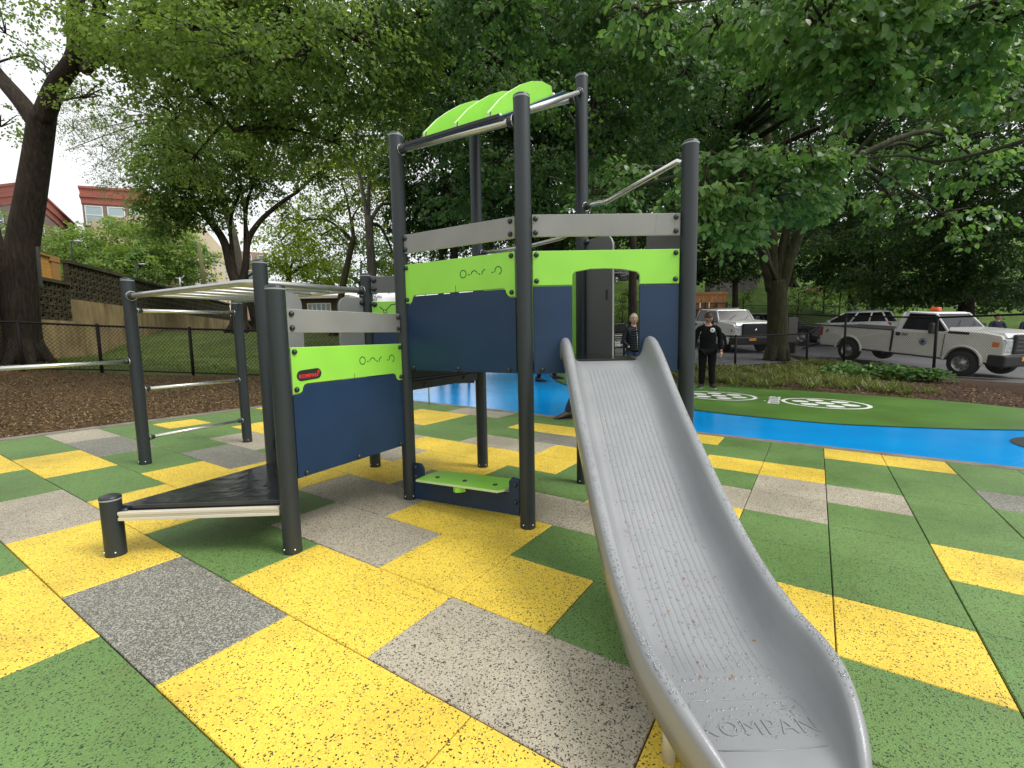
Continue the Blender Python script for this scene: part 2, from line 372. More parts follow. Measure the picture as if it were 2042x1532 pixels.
sheet('concrete_kerb', uvpoly([(-13.75, 11.0), (10, 11.0), (10, 11.28), (-13.75, 11.28)]), .032, M_kerb, 2.0, .06)
sheet('paving_edge', uvpoly([(-13.8, -5), (-13.52, -5), (-13.52, 10.99), (-13.8, 10.99)]), .034, M_kerb, 2.0, .08)
edge = curve([(-16, 29), (-13.6, 27), (-12.5, 25.24), (-10.5, 22.15), (-9.05, 20.2), (-7.79, 18.9), (-5.5, 17), (-3.3, 15.6), (-1.64, 15.02), (-.49, 14.75), (1.02, 14.62), (2.25, 14.66), (3.4, 15.0), (4.95, 15.65), (6.5, 16.5), (9, 18), (12, 19.2)])
sheet('blue_rubber_surface', uvpoly([(-15.5, 11.29), (12, 11.29)]+list(reversed(edge))+[(-19.5, 29)]), .022, M_blue, 1.0)
bed_edge = curve([(-13, 31), (-9, 26), (-6, 24), (-3.3, 23.25), (-1.7, 23.1), (.55, 23.4), (2.28, 23.5), (4.18, 23.3), (6.27, 22.9), (7.95, 22.0), (12, 19.6)], 5)
sheet('green_rubber_surface', uvpoly(edge[:-1]+[(12, 19.2)]+list(reversed(bed_edge))), .026, M_pgreen, 1.0)
def ribbon(name, pts, w, off, m, closed=False, parent=None, kind='structure'):
    mb = MB(); n = len(pts); v = []
    for i, p in enumerate(pts):
        a = np.array(pts[(i-1) % n] if closed or i else pts[0]); b = np.array(pts[(i+1) % n] if closed or i < n-1 else pts[-1])
        t = b-a; t = t/np.hypot(*t); nn = np.array([-t[1], t[0]])*w/2
        for sgn in (1, -1):
            x, y = np.array(p)+nn*sgn; v.append((x, y, Tz(x, y)+off))
    f = [(2*i, 2*i+1, (2*i+3) % (2*n), (2*i+2) % (2*n)) for i in range(n if closed else n-1)]
    mb.add(v, f, 0, True); o = mb.build(name, m, parent)
    if kind: o['kind'] = kind
    return o
ribbon('black_rubber_line', [wuv(*p) for p in edge], .035, .031, M_line)
def circ(cx_, cy_, r, n=40): return [(cx_+r*math.cos(2*math.pi*k/n), cy_+r*math.sin(2*math.pi*k/n)) for k in range(n)]
def disc(mb, cx_, cy_, r, off, n=28):
    P = circ(cx_, cy_, r, n); mb.add([(x, y, plane(x, y)+off) for x, y in P], [tuple(range(n))], 0)
for (cx_, cy_) in ((4.22, 9.52), (5.72, 8.52)):
    mb = MB(); n = 48
    P, Q = circ(cx_, cy_, .70, n), circ(cx_, cy_, .63, n)
    mb.add([(x, y, plane(x, y)+.031) for x, y in P+Q], [(k, (k+1) % n, n+(k+1) % n, n+k) for k in range(n)], 0)
    disc(mb, cx_, cy_, .15, .031)
    for k in range(6): a = .35+k*math.pi/3; disc(mb, cx_+.39*math.cos(a), cy_+.39*math.sin(a), .14, .031)
    o = mb.build('painted_marking', M_white); o['kind'] = 'structure'
tm = text_mesh('minute', .42, .0015, 'CENTER'); o = link('painted_word', tm, M_white); o['kind'] = 'structure'
_dir = Vector((.60, 1.0, plane(.60, 1.0))).normalized(); _lft = Vector((-.86, .51, plane(-.86, .51))).normalized()
basis(o, _dir, _lft, _dir.cross(_lft), (4.98, 8.92, plane(4.98, 8.92)+.033))
mb = MB(); n = 48; P, Q = circ(6.42, 4.98, .72, n), circ(6.42, 4.98, .60, n)
mb.add([(x, y, plane(x, y)+.030) for x, y in P+Q], [(k, (k+1) % n, n+(k+1) % n, n+k) for k in range(n)], 0)
disc(mb, 6.42, 4.98, .60, .0265)
mb.mi[-1] = 1
o = mb.build('painted_ring', [M_line, M_blue]); o['kind'] = 'structure'
# mulch beds, car park, hill
sheet('mulch_ground', [wuv(-13.8, -5), wuv(-13.8, 11.28), wuv(-15.6, 11.28), wuv(-19.6, 29), (-9, 19), (-6, 12.2), (-14, 12.2), (-20, 12.4), (-26, 10), (-20, -4)], .012, M_mulch, 1.0)
LOT = [(15.5, 9.5), (14.2, 12.6), (12.7, 14.4), (12.45, 21.5), (11.6, 18.4), (7.8, 17.0), (3.5, 18.6), (-3, 20.5), (-6, 24), (-7, 33), (60, 33), (60, 2), (17, 2)]
be = [wuv(u, v) for u, v in bed_edge]
sheet('planting_bed', be+[wuv(12.5, 19.5), (15.3, 9.5), (14.0, 12.5), (12.5, 14.3), (12.35, 21.5), (11.5, 18.35), (7.8, 16.95), (3.5, 18.5), (-3, 20.4)], .018, M_soil, 1.0)
sheet('car_park', LOT, -.02, M_asph, 1.5)
ribbon('bed_kerb', [(12.6, 14.45), (13.3, 13.6), (14.1, 12.7), (15.4, 9.6)], .16, .09, M_kerb)
sheet('hillside', [(-6, 33.2), (70, 33.2), (90, 120), (-10, 120)], .01, M_hill, 2.0)
# ---------------------------------------------------------------- play structure materials
M_post = mat('anthracite powder coat', (.020, .027, .031), .42, spec=.45, noise=(3, .25, (.028, .036, .04)), bump=(900, .08))
M_cap = mat('dark plastic cap', (.022, .026, .03), .35)
M_capring = mat('pale cap ring', (.30, .33, .35), .4)
M_steel = mat('galvanised tube', (.56, .57, .55), .38, metal=.85, noise=(9, .5, (.38, .38, .36)))
M_bright = mat('brushed steel tube', (.72, .72, .70), .25, metal=.9)
M_lime = mat('lime board', (.30, .70, .07), .40, noise=(4, .45, (.235, .56, .06)), bump=(500, .06))
M_navy = mat('navy board', (.011, .036, .092), .38, spec=.4, noise=(3.2, .8, (.007, .024, .062)), bump=(500, .06))
M_gboard = mat('grey board', (.255, .256, .25), .42, noise=(5, .6, (.20, .20, .195)), bump=(500, .06))
M_dboard = mat('dark grey board', (.115, .118, .118), .45, noise=(2, .4, (.10, .10, .10)), bump=(500, .06))
M_core = mat('board core edge', (.60, .74, .42), .5)
M_slide = mat('grey moulded plastic', (.275, .283, .29), .24, spec=.5, noise=(3.0, .75, (.21, .216, .222)), bump=(220, .10))
M_deck = mat('wet black deck', (.016, .018, .020), .16, noise=(7, .8, (.034, .037, .040)), bump=(12, .4))
M_alu = mat('cream aluminium profile', (.62, .58, .47), .4, noise=(5, .4, (.5, .46, .37)))
M_dark = mat('black steel', (.014, .015, .016), .5)
M_ink = mat('engraved dark green', (.008, .045, .02), .6)
M_red = mat('red lettering', (.75, .03, .02), .5)
M_trans = mat('translucent roof strip', (.15, .50, .22), .15, trans=.5)

# post plan positions (metres, measured on the ground) and top heights
POST = dict(F=(.085, 2.89, 2.637), TL=(-.773, 3.41, 2.65), BM=(-.284, 4.257, 3.20), BR=(.571, 3.793, 3.207), RR=(1.085, 2.92, 2.375),
            A=(-1.247, 2.535, 1.535), LO=(-2.2, 2.49, .423), BA=(-1.76, 3.38, 1.806), B2=(-1.278, 4.255, 1.815),
            L1=(-3.433, 4.298, 1.82), L2=(-2.994, 5.216, 1.67), FL=(-3.96, 3.42, 1.82))
PB = Vector((-.9, 3.4, plane(-.9, 3.4)+.03))
PS = empty('climbing_frame', PB)
tag(PS, 'climbing frame with tall tower, grey slide, lime and navy boards and overhead ladder', 'climbing frame')
def part(mb, name, m, parent=None, **k):
    o = mb.build(name, m, parent or PS, **k)
    if parent is None: o.location = -PB
    return o
def p2(n): return Vector((POST[n][0], POST[n][1], 0))
def mkpost(k):
    x, y, zt = POST[k]; z0 = plane(x, y)+.022; mb = MB()
    mb.lathe([(.049, z0), (.049, zt-.022)], (x, y, 0), n=32)
    o = part(mb, 'post', M_post)
    c = MB(); c.lathe([(.050, zt-.022), (.051, zt-.017), (.0505, zt-.014)], (x, y, 0), n=32, mi=1)
    c.lathe([(.0505, zt-.014), (.050, zt-.006), (.044, zt), (.028, zt+.006), (.001, zt+.008)], (x, y, 0), n=32)
    part(c, 'cap', [M_cap, M_capring], o)
    for a in (-2.2, -.9):
        b = MB(); b.ball((x+.049*math.cos(a), y+.049*math.sin(a), z0+.035), .006, 8, 4); part(b, 'base_screw', M_bright, o)
    return o
POBJ = {k: mkpost(k) for k in POST}
def frame(n1, n2, flip=1):
    a, b = p2(n1), p2(n2); d = (b-a).normalized(); nn = Vector((d.y, -d.x, 0))*flip; L = (b-a).length
    return (lambda s, z, t: a+d*s+nn*t+Vector((0, 0, z))), L
def bolt(fr, s, z, t, parent, r=.0155, name='bolt'):
    mb = MB(); c = fr(s, z, t); n_ = (fr(s, z, t+1)-c); u = (fr(s+1, z, t)-c); prof = [(r, 0), (r*.98, r*.35), (r*.78, r*.72), (r*.4, r*.95), (0.0004, r)]
    v = []; n = 14
    for rr, h in prof:
        for k in range(n):
            a = 2*math.pi*k/n; v.append(c+n_*h+u*rr*math.cos(a)+Vector((0, 0, rr*math.sin(a))))
    mb.add(v, [(i*n+k, i*n+(k+1) % n, (i+1)*n+(k+1) % n, (i+1)*n+k) for i in range(len(prof)-1) for k in range(n)], 0, True)
    return part(mb, name, M_cap, parent)
def board(fr, outline, name, m, t0=-.009, t1=.009, bolts=(), parent=None, bevel=.0025):
    mb = MB(); mb.prism(outline, fr, t0, t1, 0, 1)
    o = part(mb, name, m, parent, bevel=bevel)
    for s, z in bolts: bolt(fr, s, z, t1, o)
    return o
def rect(s0, s1, z0, z1): return [(s0, z0), (s1, z0), (s1, z1), (s0, z1)]
def arc(cx_, cy_, r, a0, a1, n=6): return [(cx_+r*math.cos(R(a0+(a1-a0)*k/n)), cy_+r*math.sin(R(a0+(a1-a0)*k/n))) for k in range(n+1)]
def stroke(fr, pts, w, t, parent, name='engraved_mark', m=None):
    mb = MB(); n = len(pts); v = []
    for i, p in enumerate(pts):
        a = Vector(pts[max(i-1, 0)]); b = Vector(pts[min(i+1, n-1)]); d = (b-a).normalized(); q = Vector((-d.y, d.x))*w/2
        v += [fr(p[0]+q.x, p[1]+q.y, t), fr(p[0]-q.x, p[1]-q.y, t)]
    mb.add(v, [(2*i, 2*i+1, 2*i+3, 2*i+2) for i in range(n-1)], 0)
    return part(mb, name, m or M_ink, parent)
# --- solid panels: navy board with a lime board let into its top
def side_panel(n1, n2, s0, s1, zb, zm, zt, g0, g1):
    """zb navy bottom, zm lime lower edge (notches at ends), zt lime top; grey rail g0..g1"""
    fr, L = frame(n1, n2); k = .052
    lime = [(s0, zt), (s0, zm-k), (s0+.035, zm-k)]+arc(s0+.035, zm-k+.03, .03, -90, 0, 4)[1:]+arc(s0+.065+.028, zm-.028, .028, 180, 90, 4)[1:]
    lime += [(s1-.065-.028, zm)]+arc(s1-.065-.028, zm-.028, .028, 90, 0, 4)[1:]+arc(s1-.035, zm-k+.03, .03, 180, 270, 4)[1:]+[(s1, zm-k), (s1, zt)]
    navy = [(s0, zb), (s1, zb), (s1, zm-k-.006)]
    low = [p for p in lime[1:-1]]
    navy += [(p[0], p[1]-.006) for p in reversed(low)][1:-1]+[(s0, zm-k-.006)]
    o = board(fr, navy, 'navy_panel', [M_navy, M_navy], bolts=[(s0+.055, zb+.021), ((s0+s1)/2, zb+.021), (s1-.055, zb+.021)])
    g = board(fr, lime, 'lime_panel', [M_lime, M_core], t0=-.009, t1=.011, bolts=[(s0+.022, zt-.025), (s1-.024, zt-.025), (s0+.022, zm-k+.024), (s1-.024, zm-k+.024)])
    r = board(fr, rect(s0-.004, s1, g0, g1), 'guard_rail', [M_gboard, M_core], bolts=[(s0+.02, g1-.026), (s1-.028, g1-.026), (s0+.02, g0+.026), (s1-.028, g0+.026)])
    return fr, g, o
def symbols(fr, g, s0, z):
    t = .0115; r = .024; w = .006
    stroke(fr, arc(s0, z, r, 0, 360, 24), w, t, g)
    stroke(fr, [(s0+.040, z-.008), (s0+.052, z-.008)], .008, t, g)
    stroke(fr, arc(s0+.088, z-.010, r, 175, 5, 14), w, t, g)
    stroke(fr, [(s0+.122, z-.010), (s0+.134, z-.010)], .008, t, g)
    stroke(fr, arc(s0+.176, z-.012, r*1.15, 185, 95, 8), w, t, g)
    stroke(fr, [(s0+.222, z-.008), (s0+.234, z-.008)], .008, t, g)
    stroke(fr, arc(s0+.270, z, r, 200, -80, 18), w, t, g)
fr, g, nv = side_panel('TL', 'F', .04, .945, 1.015, 1.541, 1.757, 1.834, 1.962)
symbols(fr, g, .555, 1.652); stroke(fr, [(.490, 1.583), (.490, 1.508)], .0035, .0118, g)
stroke(fr, rect(.13, .32, 1.532, 1.537)[:2], .002, .0115, g)
fr, g, nv = side_panel('A', 'TL', .06, .955, .470, 1.0, 1.206, 1.287, 1.416)
symbols(fr, g, .578, 1.106); stroke(fr, [(.505, 1.028), (.505, .958)], .0035, .0118, g)
pill = [(.122+.0)]
c0, c1, zc, rr_ = .118, .222, 1.049, .030
pl = arc(c1, zc+.004, rr_, -90, 90, 8)+arc(c0, zc-.002, rr_, 90, 270, 8)
lg = board(fr, pl, 'maker_badge', [M_dark, M_dark], t0=.011, t1=.0145, parent=g, bevel=.001)
tm = text_mesh('KOMPAN', .030, .0006, 'CENTER', 1.02, .0006); o = link('badge_lettering', tm, M_red, lg)
_p = fr(.163, zc-.006, .0152); _x = (fr(1, zc+.02, 0)-fr(0, zc, 0)).normalized(); _n = (fr(0, 0, 1)-fr(0, 0, 0)); _y = _n.cross(_x)
m4 = Matrix((_x, _y, _n)).transposed().to_4x4(); m4.translation = _p; o.matrix_local = m4
for seg in ([(.222, 1.052), (.232, 1.060)], [(.232, 1.060), (.236, 1.050)], [(.220, 1.063), (.243, 1.065)], [(.231, 1.058), (.232, 1.074)]):
    stroke(fr, seg, .004, .0152, lg, 'badge_figure', M_red)
# --- slide panel with arched opening
fr, L = frame('F', 'RR'); s0, s1 = .052, .943; o0, o1 = .290, .703
arch = [(o0, 1.547), (o0, 1.60)]+arc(o0+.03, 1.597, .03, 180, 110, 4)[1:]+[(.40, 1.640), (.50, 1.642), (.60, 1.636)]+arc(o1-.035, 1.588, .035, 70, 0, 4)+[(o1, 1.547)]
board(fr, [(s0, 1.750), (s0, 1.547)]+arch+[(s1, 1.547), (s1, 1.752)], 'lime_panel', [M_lime, M_core], t0=-.009, t1=.011,
      bolts=[(s0+.022, 1.727), (s1-.024, 1.729), (s0+.022, 1.573), (s1-.024, 1.573)])
board(fr, rect(s0, o0, 1.012, 1.541), 'navy_panel', [M_navy, M_navy], bolts=[(s0+.05, 1.036)])
board(fr, rect(o1, s1, 1.012, 1.541), 'navy_panel', [M_navy, M_navy], bolts=[(.80, 1.04)])
board(fr, rect(s0, s1+.002, 1.834, 1.962), 'guard_rail', [M_gboard, M_core], bolts=[(s0+.02, 1.937), (s1-.025, 1.939), (s0+.02, 1.857), (s1-.025, 1.858)])
for s in (.80, .915): stroke(fr, [(s, 1.955), (s-.004, 1.90), (s-.012, 1.84)], .0015, .0093, children(PS)[-1], 'scratch', M_dboard)
# --- back panels
fr, L = frame('BM', 'BR')
board(fr, rect(.06, .93, 1.02, 1.75), 'lime_panel', [M_lime, M_core])
fr, L = frame('B2', 'BM')
board(fr, rect(.05, .94, 1.645, 1.790), 'guard_rail', [M_dboard, M_core], t0=.02, t1=.036)
gx = board(fr, rect(.05, .94, 1.36, 1.570), 'lime_panel', [M_lime, M_core], t0=.02, t1=.038)
board(fr, rect(.05, .94, .83, 1.354), 'navy_panel', [M_navy, M_navy], t0=.02, t1=.036)
stroke(fr, arc(.165, 1.482, .014, 0, 360, 16), .006, .0385, gx)
for dx, dy in ((-.045, .04), (-.04, -.045), (.05, -.045)): stroke(fr, [(.165+dx*.3, 1.482+dy*.3), (.165+dx, 1.482+dy)], .008, .0385, gx)
stroke(fr, [(.175, 1.492), (.22, 1.54), (.32, 1.553)], .008, .0385, gx)
def gate(fr, sa, sb, z0, z1, corner):
    r = .09
    if corner == 'b': ol = [(sa, z0), (sb, z0), (sb, z1-r)]+arc(sb-r, z1-r, r, 0, 90, 6)[1:]+[(sa, z1)]
    else: ol = [(sa, z0), (sb, z0), (sb, z1)]+arc(sa+r, z1-r, r, 90, 180, 6)
    return board(fr, ol, 'grip_panel', [M_dboard, M_gboard], t0=-.02, t1=-.002)
fr, L = frame('BR', 'RR')
g1 = gate(fr, .04, .345, 1.06, 1.975, 'b'); stroke(fr, [(.285, 1.50), (.285, 1.575)], .022, .0005, g1, 'grip_slot', M_dark); gate(fr, .67, .95, 1.06, 1.975, 'a')
M_dg = M_dboard
fr, L = frame('BA', 'B2')
for ga in (gate(fr, .05, .326, .57, 1.60, 'b'), gate(fr, .68, .95, .57, 1.60, 'a')): ga.data.materials[0] = M_gboard
def sleeve(p, d, m=M_cap, L=.045, r=.024, parent=None):
    """collar where a tube meets a post"""
    d = Vector(d).normalized(); p = Vector(p); mb = MB()
    mb.tube([p, p+d*.006], r*1.45, 16, 1); mb.tube([p+d*.006, p+d*(L*.6), p+d*L], [r*1.3, r*1.15, r*.95], 16, 0)
    return part(mb, 'collar', [m, M_bright], parent)
def bar(n1, z1, n2, z2, r=.0165, name='rung', m=M_bright, off1=(0, 0), mid=None):
    a = p2(n1)+Vector((0, 0, z1)); b = p2(n2)+Vector((0, 0, z2)); d = (b-a).normalized(); mb = MB()
    a2, b2 = a+d*.05, b-d*.05
    mb.tube([a2]+(mid or [])+[b2], r, 16); o = part(mb, name, m)
    sleeve(a2-d*.003, d, r=r*1.25, parent=o); sleeve(b2+d*.003, -d, r=r*1.25, parent=o)
    return o
bar('L1', 1.537, 'L2', 1.551); bar('L1', .818, 'L2', .815); bar('L1', .362, 'L2', .366); bar('FL', 1.070, 'L1', 1.080)
for ks, z in (('B2', 1.755), ('B2', 1.68), ('B2', 1.545)):
    f2, _ = frame('B2', 'BM'); bolt(f2, .075, z, .036, POBJ['B2'], .024)
f2, _ = frame('BA', 'B2'); bolt(f2, .93, 1.56, .0, POBJ['B2'], .022)
f2, _ = frame('BR', 'RR'); bolt(f2, .06, 1.96, -.0, POBJ['BR'], .022)
# --- overhead ladder
zr = 1.665; l1 = p2('L1')+Vector((0, 0, zr)); ba = Vector((-1.855, 3.425, zr)); b2 = p2('B2')+Vector((0, 0, zr)); l2 = p2('L2')+Vector((0, 0, zr-.04))
OL = MB(); d1 = (ba-l1).normalized(); d2 = (b2-ba).normalized()
path = [l1+d1*.05, l1+d1*.3, ba-d1*.12]+[ba-d1*.12*(1-t)**2+d2*.12*t*t for t in (.25, .5, .75)]+[ba+d2*.12, b2-d2*.05]
OL.tube(path, .024, 16); ol = part(OL, 'ladder_rail', M_steel); sleeve(l1+d1*.048, d1, r=.03, parent=ol); sleeve(b2-d2*.048, -d2, r=.03, parent=ol)
e2 = b2-d2*.17; mb = MB(); l2t = Vector((l2.x, l2.y, 1.675)); mb.tube([l2t, e2], .021, 14); part(mb, 'ladder_rail', M_steel)
for k in range(1, 7):
    f = k/7; a = l1.lerp(ba, f); c = l2t.lerp(e2, f); mb = MB(); mb.tube([a, c], .0155, 12); part(mb, 'ladder_rung', M_steel)
# --- tower roof: two tubes, sloping board, three arched fins
fr, L = frame('TL', 'F')
ra = bar('TL', 2.537, 'F', 2.505, .021, 'roof_tube', M_steel); bar('F', 2.545, 'BR', 3.09, .0165, 'roof_tube', M_steel); bar('TL', 2.545, 'BM', 3.09, .020, 'roof_tube', M_steel); bar('BM', 3.05, 'BR', 3.05, .021, 'roof_tube', M_steel)
TLp, Fp = p2('TL'), p2('F'); e = (Fp-TLp).normalized(); dd = (p2('BR')-Fp).normalized()
def rf(a, s, h): return TLp+e*a+dd*s+Vector((0, 0, 2.548+.56*s+h))
mb = MB(); mb.prism([(.10, -.03), (.90, -.03), (.90, .97), (.10, .97)], rf, -.006, .012); rb = part(mb, 'roof_board', M_navy, bevel=.002)
mb = MB(); mb.prism([(.10, -.035), (.86, -.035), (.86, -.015), (.10, -.015)], rf, .007, .028); part(mb, 'roof_trim', M_dark)
for s in (.02, .85):
    for a in (.13, .84):
        mb = MB(); mb.ball(rf(a, s, .012), .014, 10, 6); part(mb, 'roof_bolt', M_bright, rb)
for a0 in (.253, .514, .767):
    prof = [(0, .004), (0, .052), (.06, .075), (.15, .108), (.28, .135), (.45, .155), (.62, .155), (.80, .13), (.965, .075), (.99, .004)]
    mb = MB(); mb.prism(prof, lambda s, h, t: rf(a0+t, s, h), -.009, .009, 0, 1); part(mb, 'roof_fin', [M_lime, M_core], bevel=.002)
    mb = MB(); mb.prism([(.0, .002), (.04, .055), (.05, .06), (.06, .052), (.0125, .0)], lambda s, h, t: rf(a0+.010+t, s*.3, h*.9), 0, .003); part(mb, 'fin_edge', M_dark)
    mb = MB(); mb.add([rf(a0+.02, .03, .012), rf(a0+.20 if a0 < .7 else a0+.1, .05, .012), rf(a0+.20 if a0 < .7 else a0+.1, .95, .012), rf(a0+.02, .9, .012)], [(0, 1, 2, 3)]); part(mb, 'roof_light_strip', M_trans)
# --- hand rail and fireman's pole at the back
fr, L = frame('BR', 'RR', 1)
mb = MB(); mb.tube([fr(s, z, t) for s, z, t in ((.05, 2.228, 0), (.14, 2.226, 0), (.20, 2.222, -.005), (.24, 2.215, -.01), (.30, 2.215, -.01), (.87, 2.315, -.06), (.90, 2.30, -.08), (.905, 2.265, -.085), (.905, 1.6, -.085), (.905, .05, -.085))], .018, 16)
o = part(mb, 'fire_pole', M_bright); sleeve(fr(.046, 2.228, 0), fr(1, 2.228, 0)-fr(0, 2.228, 0), r=.024, parent=o)
mb = MB(); mb.tube([fr(.90, 2.30, -.08), fr(.955, 2.28, -.03)], .022, 12); mb.ball(fr(.885, 2.335, -.08), .02, 10, 6); part(mb, 'collar', M_cap, o)
mb = MB(); mb.tube([fr(.945, 2.27, -.03), fr(.935, 1.0, -.055), fr(.935, .05, -.055)], .013, 12); part(mb, 'fire_pole_stay', M_bright)
fr, L = frame('BM', 'BR'); mb = MB(); mb.tube([fr(.05, 1.975, 0), fr(.5, 1.985, 0), fr(.8, 2.02, 0), fr(.96, 2.08, 0)], .016, 14); o = part(mb, 'hand_rail', M_steel); sleeve(fr(.047, 1.975, 0), fr(1, 0, 0)-fr(0, 0, 0), r=.022, parent=o)
# --- decks
def deck(names, z, slots=True, shrink=.03):
    P = [p2(n) for n in names]; c = sum(P, Vector())/len(P); Q = [c+(p-c)*(1-shrink) for p in P]
    mb = MB(); mb.prism([(p.x, p.y) for p in Q], lambda a, b, t: Vector((a, b, t)), z-.022, z); o = part(mb, 'deck', M_deck, bevel=.003)
    for i in range(len(P)):
        a, b = P[i], P[(i+1) % len(P)]; d = (b-a).normalized(); n = Vector((d.y, -d.x, 0)); 
        if (n.dot(c-a)) > 0: n = -n
        def f2(s, zz, t): return a+d*s+n*t+Vector((0, 0, zz))
        m2 = MB(); L = (b-a).length; m2.prism(rect(.05, L-.05, z-.075, z-.023), f2, -.03, -.014); part(m2, 'deck_beam', M_dark, o)
    return o, Q
deck(['F', 'RR', 'BR', 'BM', 'TL'], 1.092); deck(['A', 'TL', 'B2', 'BA'], .545); deck(['TL', 'BM', 'B2'], .945)
fr, L = frame('TL', 'BM'); board(fr, rect(.05, .94, .86, .925), 'under_beam', [M_dark, M_dark], t0=-.01, t1=.01, bolts=[(.2, .89), (.7, .90)])
fr, L = frame('TL', 'BM'); board(fr, rect(.05, .94, .945, 1.06), 'riser_board', [M_dark, M_dark], t0=-.02, t1=-.01)
dk, Q = deck(['LO', 'A', 'BA'], .362, shrink=.035)
mb = MB()
for (fx, fy, w, l, a) in ((.25, .15, .012, .10, 0), (.45, .12, .012, .10, 0), (.62, .14, .012, .10, 0), (.80, .12, .012, .09, 0), (.50, .38, .012, .09, .5), (.72, .42, .010, .09, .5), (.80, .28, .03, .03, 0), (.84, .55, .03, .03, 0), (.90, .36, .03, .03, 0)):
    b0 = Q[0]+(Q[1]-Q[0])*fx+(Q[2]-Q[1])*fy*fx; d = Vector((math.cos(a), math.sin(a), 0)); n = Vector((-d.y, d.x, 0)); z = .3632
    mb.add([(b0+d*l/2*i+n*w/2*j)+Vector((0, 0, z)) for i, j in ((-1, -1), (1, -1), (1, 1), (-1, 1))], [(0, 1, 2, 3)])
part(mb, 'deck_slot', M_dark, dk)
fr, L = frame('LO', 'A'); mb = MB()
for z0_, z1_, t1 in ((.288, .305, .030), (.306, .319, .024), (.320, .336, .030)): mb.prism(rect(.05, .905, z0_, z1_), fr, .0, t1)
part(mb, 'deck_profile', M_alu, bevel=.002)
fr, L = frame('BA', 'LO', -1); mb = MB()
for z0_, z1_, t1 in ((.288, .305, .030), (.306, .319, .024), (.320, .336, .030)): mb.prism(rect(.05, L-.05, z0_, z1_), fr, .0, t1)
part(mb, 'deck_profile', M_alu, bevel=.002)
mb = MB(); q = p2('LO')+Vector((0, 0, .335)); mb.tube([q+Vector((.05, 0, 0)), q+Vector((.085, .01, 0))], .016, 12); mb.ball(q+Vector((.105, .02, .022)), .014, 8, 5, sq=(1.3, 1, .6)); part(mb, 'collar', M_cap)
# --- low bench under the tower
fr, L = frame('TL', 'F')
bo = [(.05, .065), (.945, .098), (.945, .335), (.895, .345), (.872, .315), (.872, .235), (.145, .205), (.145, .30), (.118, .335), (.05, .335)]
bb = board(fr, bo, 'bench_board', [M_navy, M_navy], t0=-.009, t1=.009, bolts=[(.072, .305), (.072, .235), (.92, .300), (.92, .185)])
def bs(a, b, t): return fr(a, .215+.03*(a-.14)/.73+t, b)
so = [(.15, .10), (.135, -.02), (.15, -.13), (.19, -.17), (.83, -.17), (.868, -.13), (.868, .06), (.84, .10)]
mb = MB(); mb.prism(so, bs, .015, .032, 0, 1); st = part(mb, 'bench_seat', [M_lime, M_core], bevel=.004)
for a in (.27, .51, .76):
    mb = MB(); c = bs(a, .0, .032); mb.lathe([(.017, 0), (.016, .004), (.011, .006), (.0005, .004)], tuple(c), n=14); part(mb, 'seat_bolt', M_cap, st)
mb = MB(); mb.prism([(.46, .06), (.56, .06), (.54, .09), (.51, .105), (.48, .09)], bs, -.02, .014); part(mb, 'seat_bracket', M_lime, st)
# --- slide
SM = Vector((.583, 2.905, 0)); sl = Vector((1, .03, 0)).normalized(); sd = Vector((.03, -1, 0)).normalized()
def ip(x, X, Y): return float(np.interp(x, X, Y))
rs = [-.04, -.02, .0, .03, .07, .12, .19, .27, .36, .47, .58, .79, .97, 1.17, 1.27, 1.36, 1.5, 1.62, 1.70, 1.76, 1.80, 1.85, 1.90, 1.94, 1.965, 1.985]
rz = [1.12, 1.185, 1.215, 1.228, 1.224, 1.205, 1.162, 1.10, 1.022, .935, .852, .708, .588, .472, .425, .390, .356, .348, .338, .322, .305, .282, .252, .215, .17, .12]
bsx = [-.04, 0, .05, .12, .2, .3, .52, .6, .86, .98, 1.18, 1.3, 1.42, 1.5, 1.65, 1.80, 1.87, 1.91, 1.94, 1.965, 1.985]
bz = [1.088, 1.086, 1.07, 1.04, .995, .925, .752, .69, .503, .425, .318, .268, .222, .205, .2, .2, .198, .192, .178, .150, .10]
def slp(s, t, z): return SM+sd*s+sl*t+Vector((0, 0, z))
groove = [-.135+.0245*k for k in range(12)]
def xsec():
    out = []  # (t, kind, value)
    side = [(.278, 'r', -.115), (.281, 'r', -.06), (.279, 'r', -.02), (.272, 'r', -.004), (.262, 'r', .0), (.250, 'r', -.001), (.242, 'r', -.008), (.236, 'r', -.022)]
    L = [(-t, k, v) for t, k, v in side]+[(-.228, 'm', .60), (-.218, 'm', .38), (-.206, 'm', .2), (-.192, 'm', .08), (-.175, 'm', .02), (-.155, 'b', 0)]
    gr = []
    for g_ in groove: gr += [(g_-.0042, 'b', 0), (g_-.0024, 'b', 0), (g_-.0012, 'b', -.006), (g_+.0012, 'b', -.006), (g_+.0024, 'b', 0), (g_+.0042, 'b', 0)]
    Rr = [(-t, k, v) for t, k, v in reversed(L)]
    return L+gr+Rr
def smooth(X, Y, w=.035):
    q = np.linspace(-.12, 1.95, 415); y = np.interp(q, X, Y, left=None); k = np.exp(-.5*(np.arange(-20, 21)*.005/w)**2); k /= k.sum()
    yp = np.pad(y, 20, mode='edge'); return q, np.convolve(yp, k, 'valid')
bq, bv = smooth(bsx, bz); rq, rv = smooth(rs, rz, .014)
bsx, bz, rs, rz = list(bq), list(bv), list(rq), list(rv)
XS = xsec(); ss = sorted(set([round(-.04+i*.03, 4) for i in range(0, 62)]+[-.02, 0., .01, .13, .145, 1.555, 1.57, 1.81, 1.83, 1.85, 1.865, 1.88, 1.895, 1.91, 1.92, 1.93, 1.94, 1.95, 1.96, 1.968, 1.976, 1.985])); ss = [s for i, s in enumerate(ss) if i == 0 or s-ss[i-1] > .004]
mb = MB(); v = []
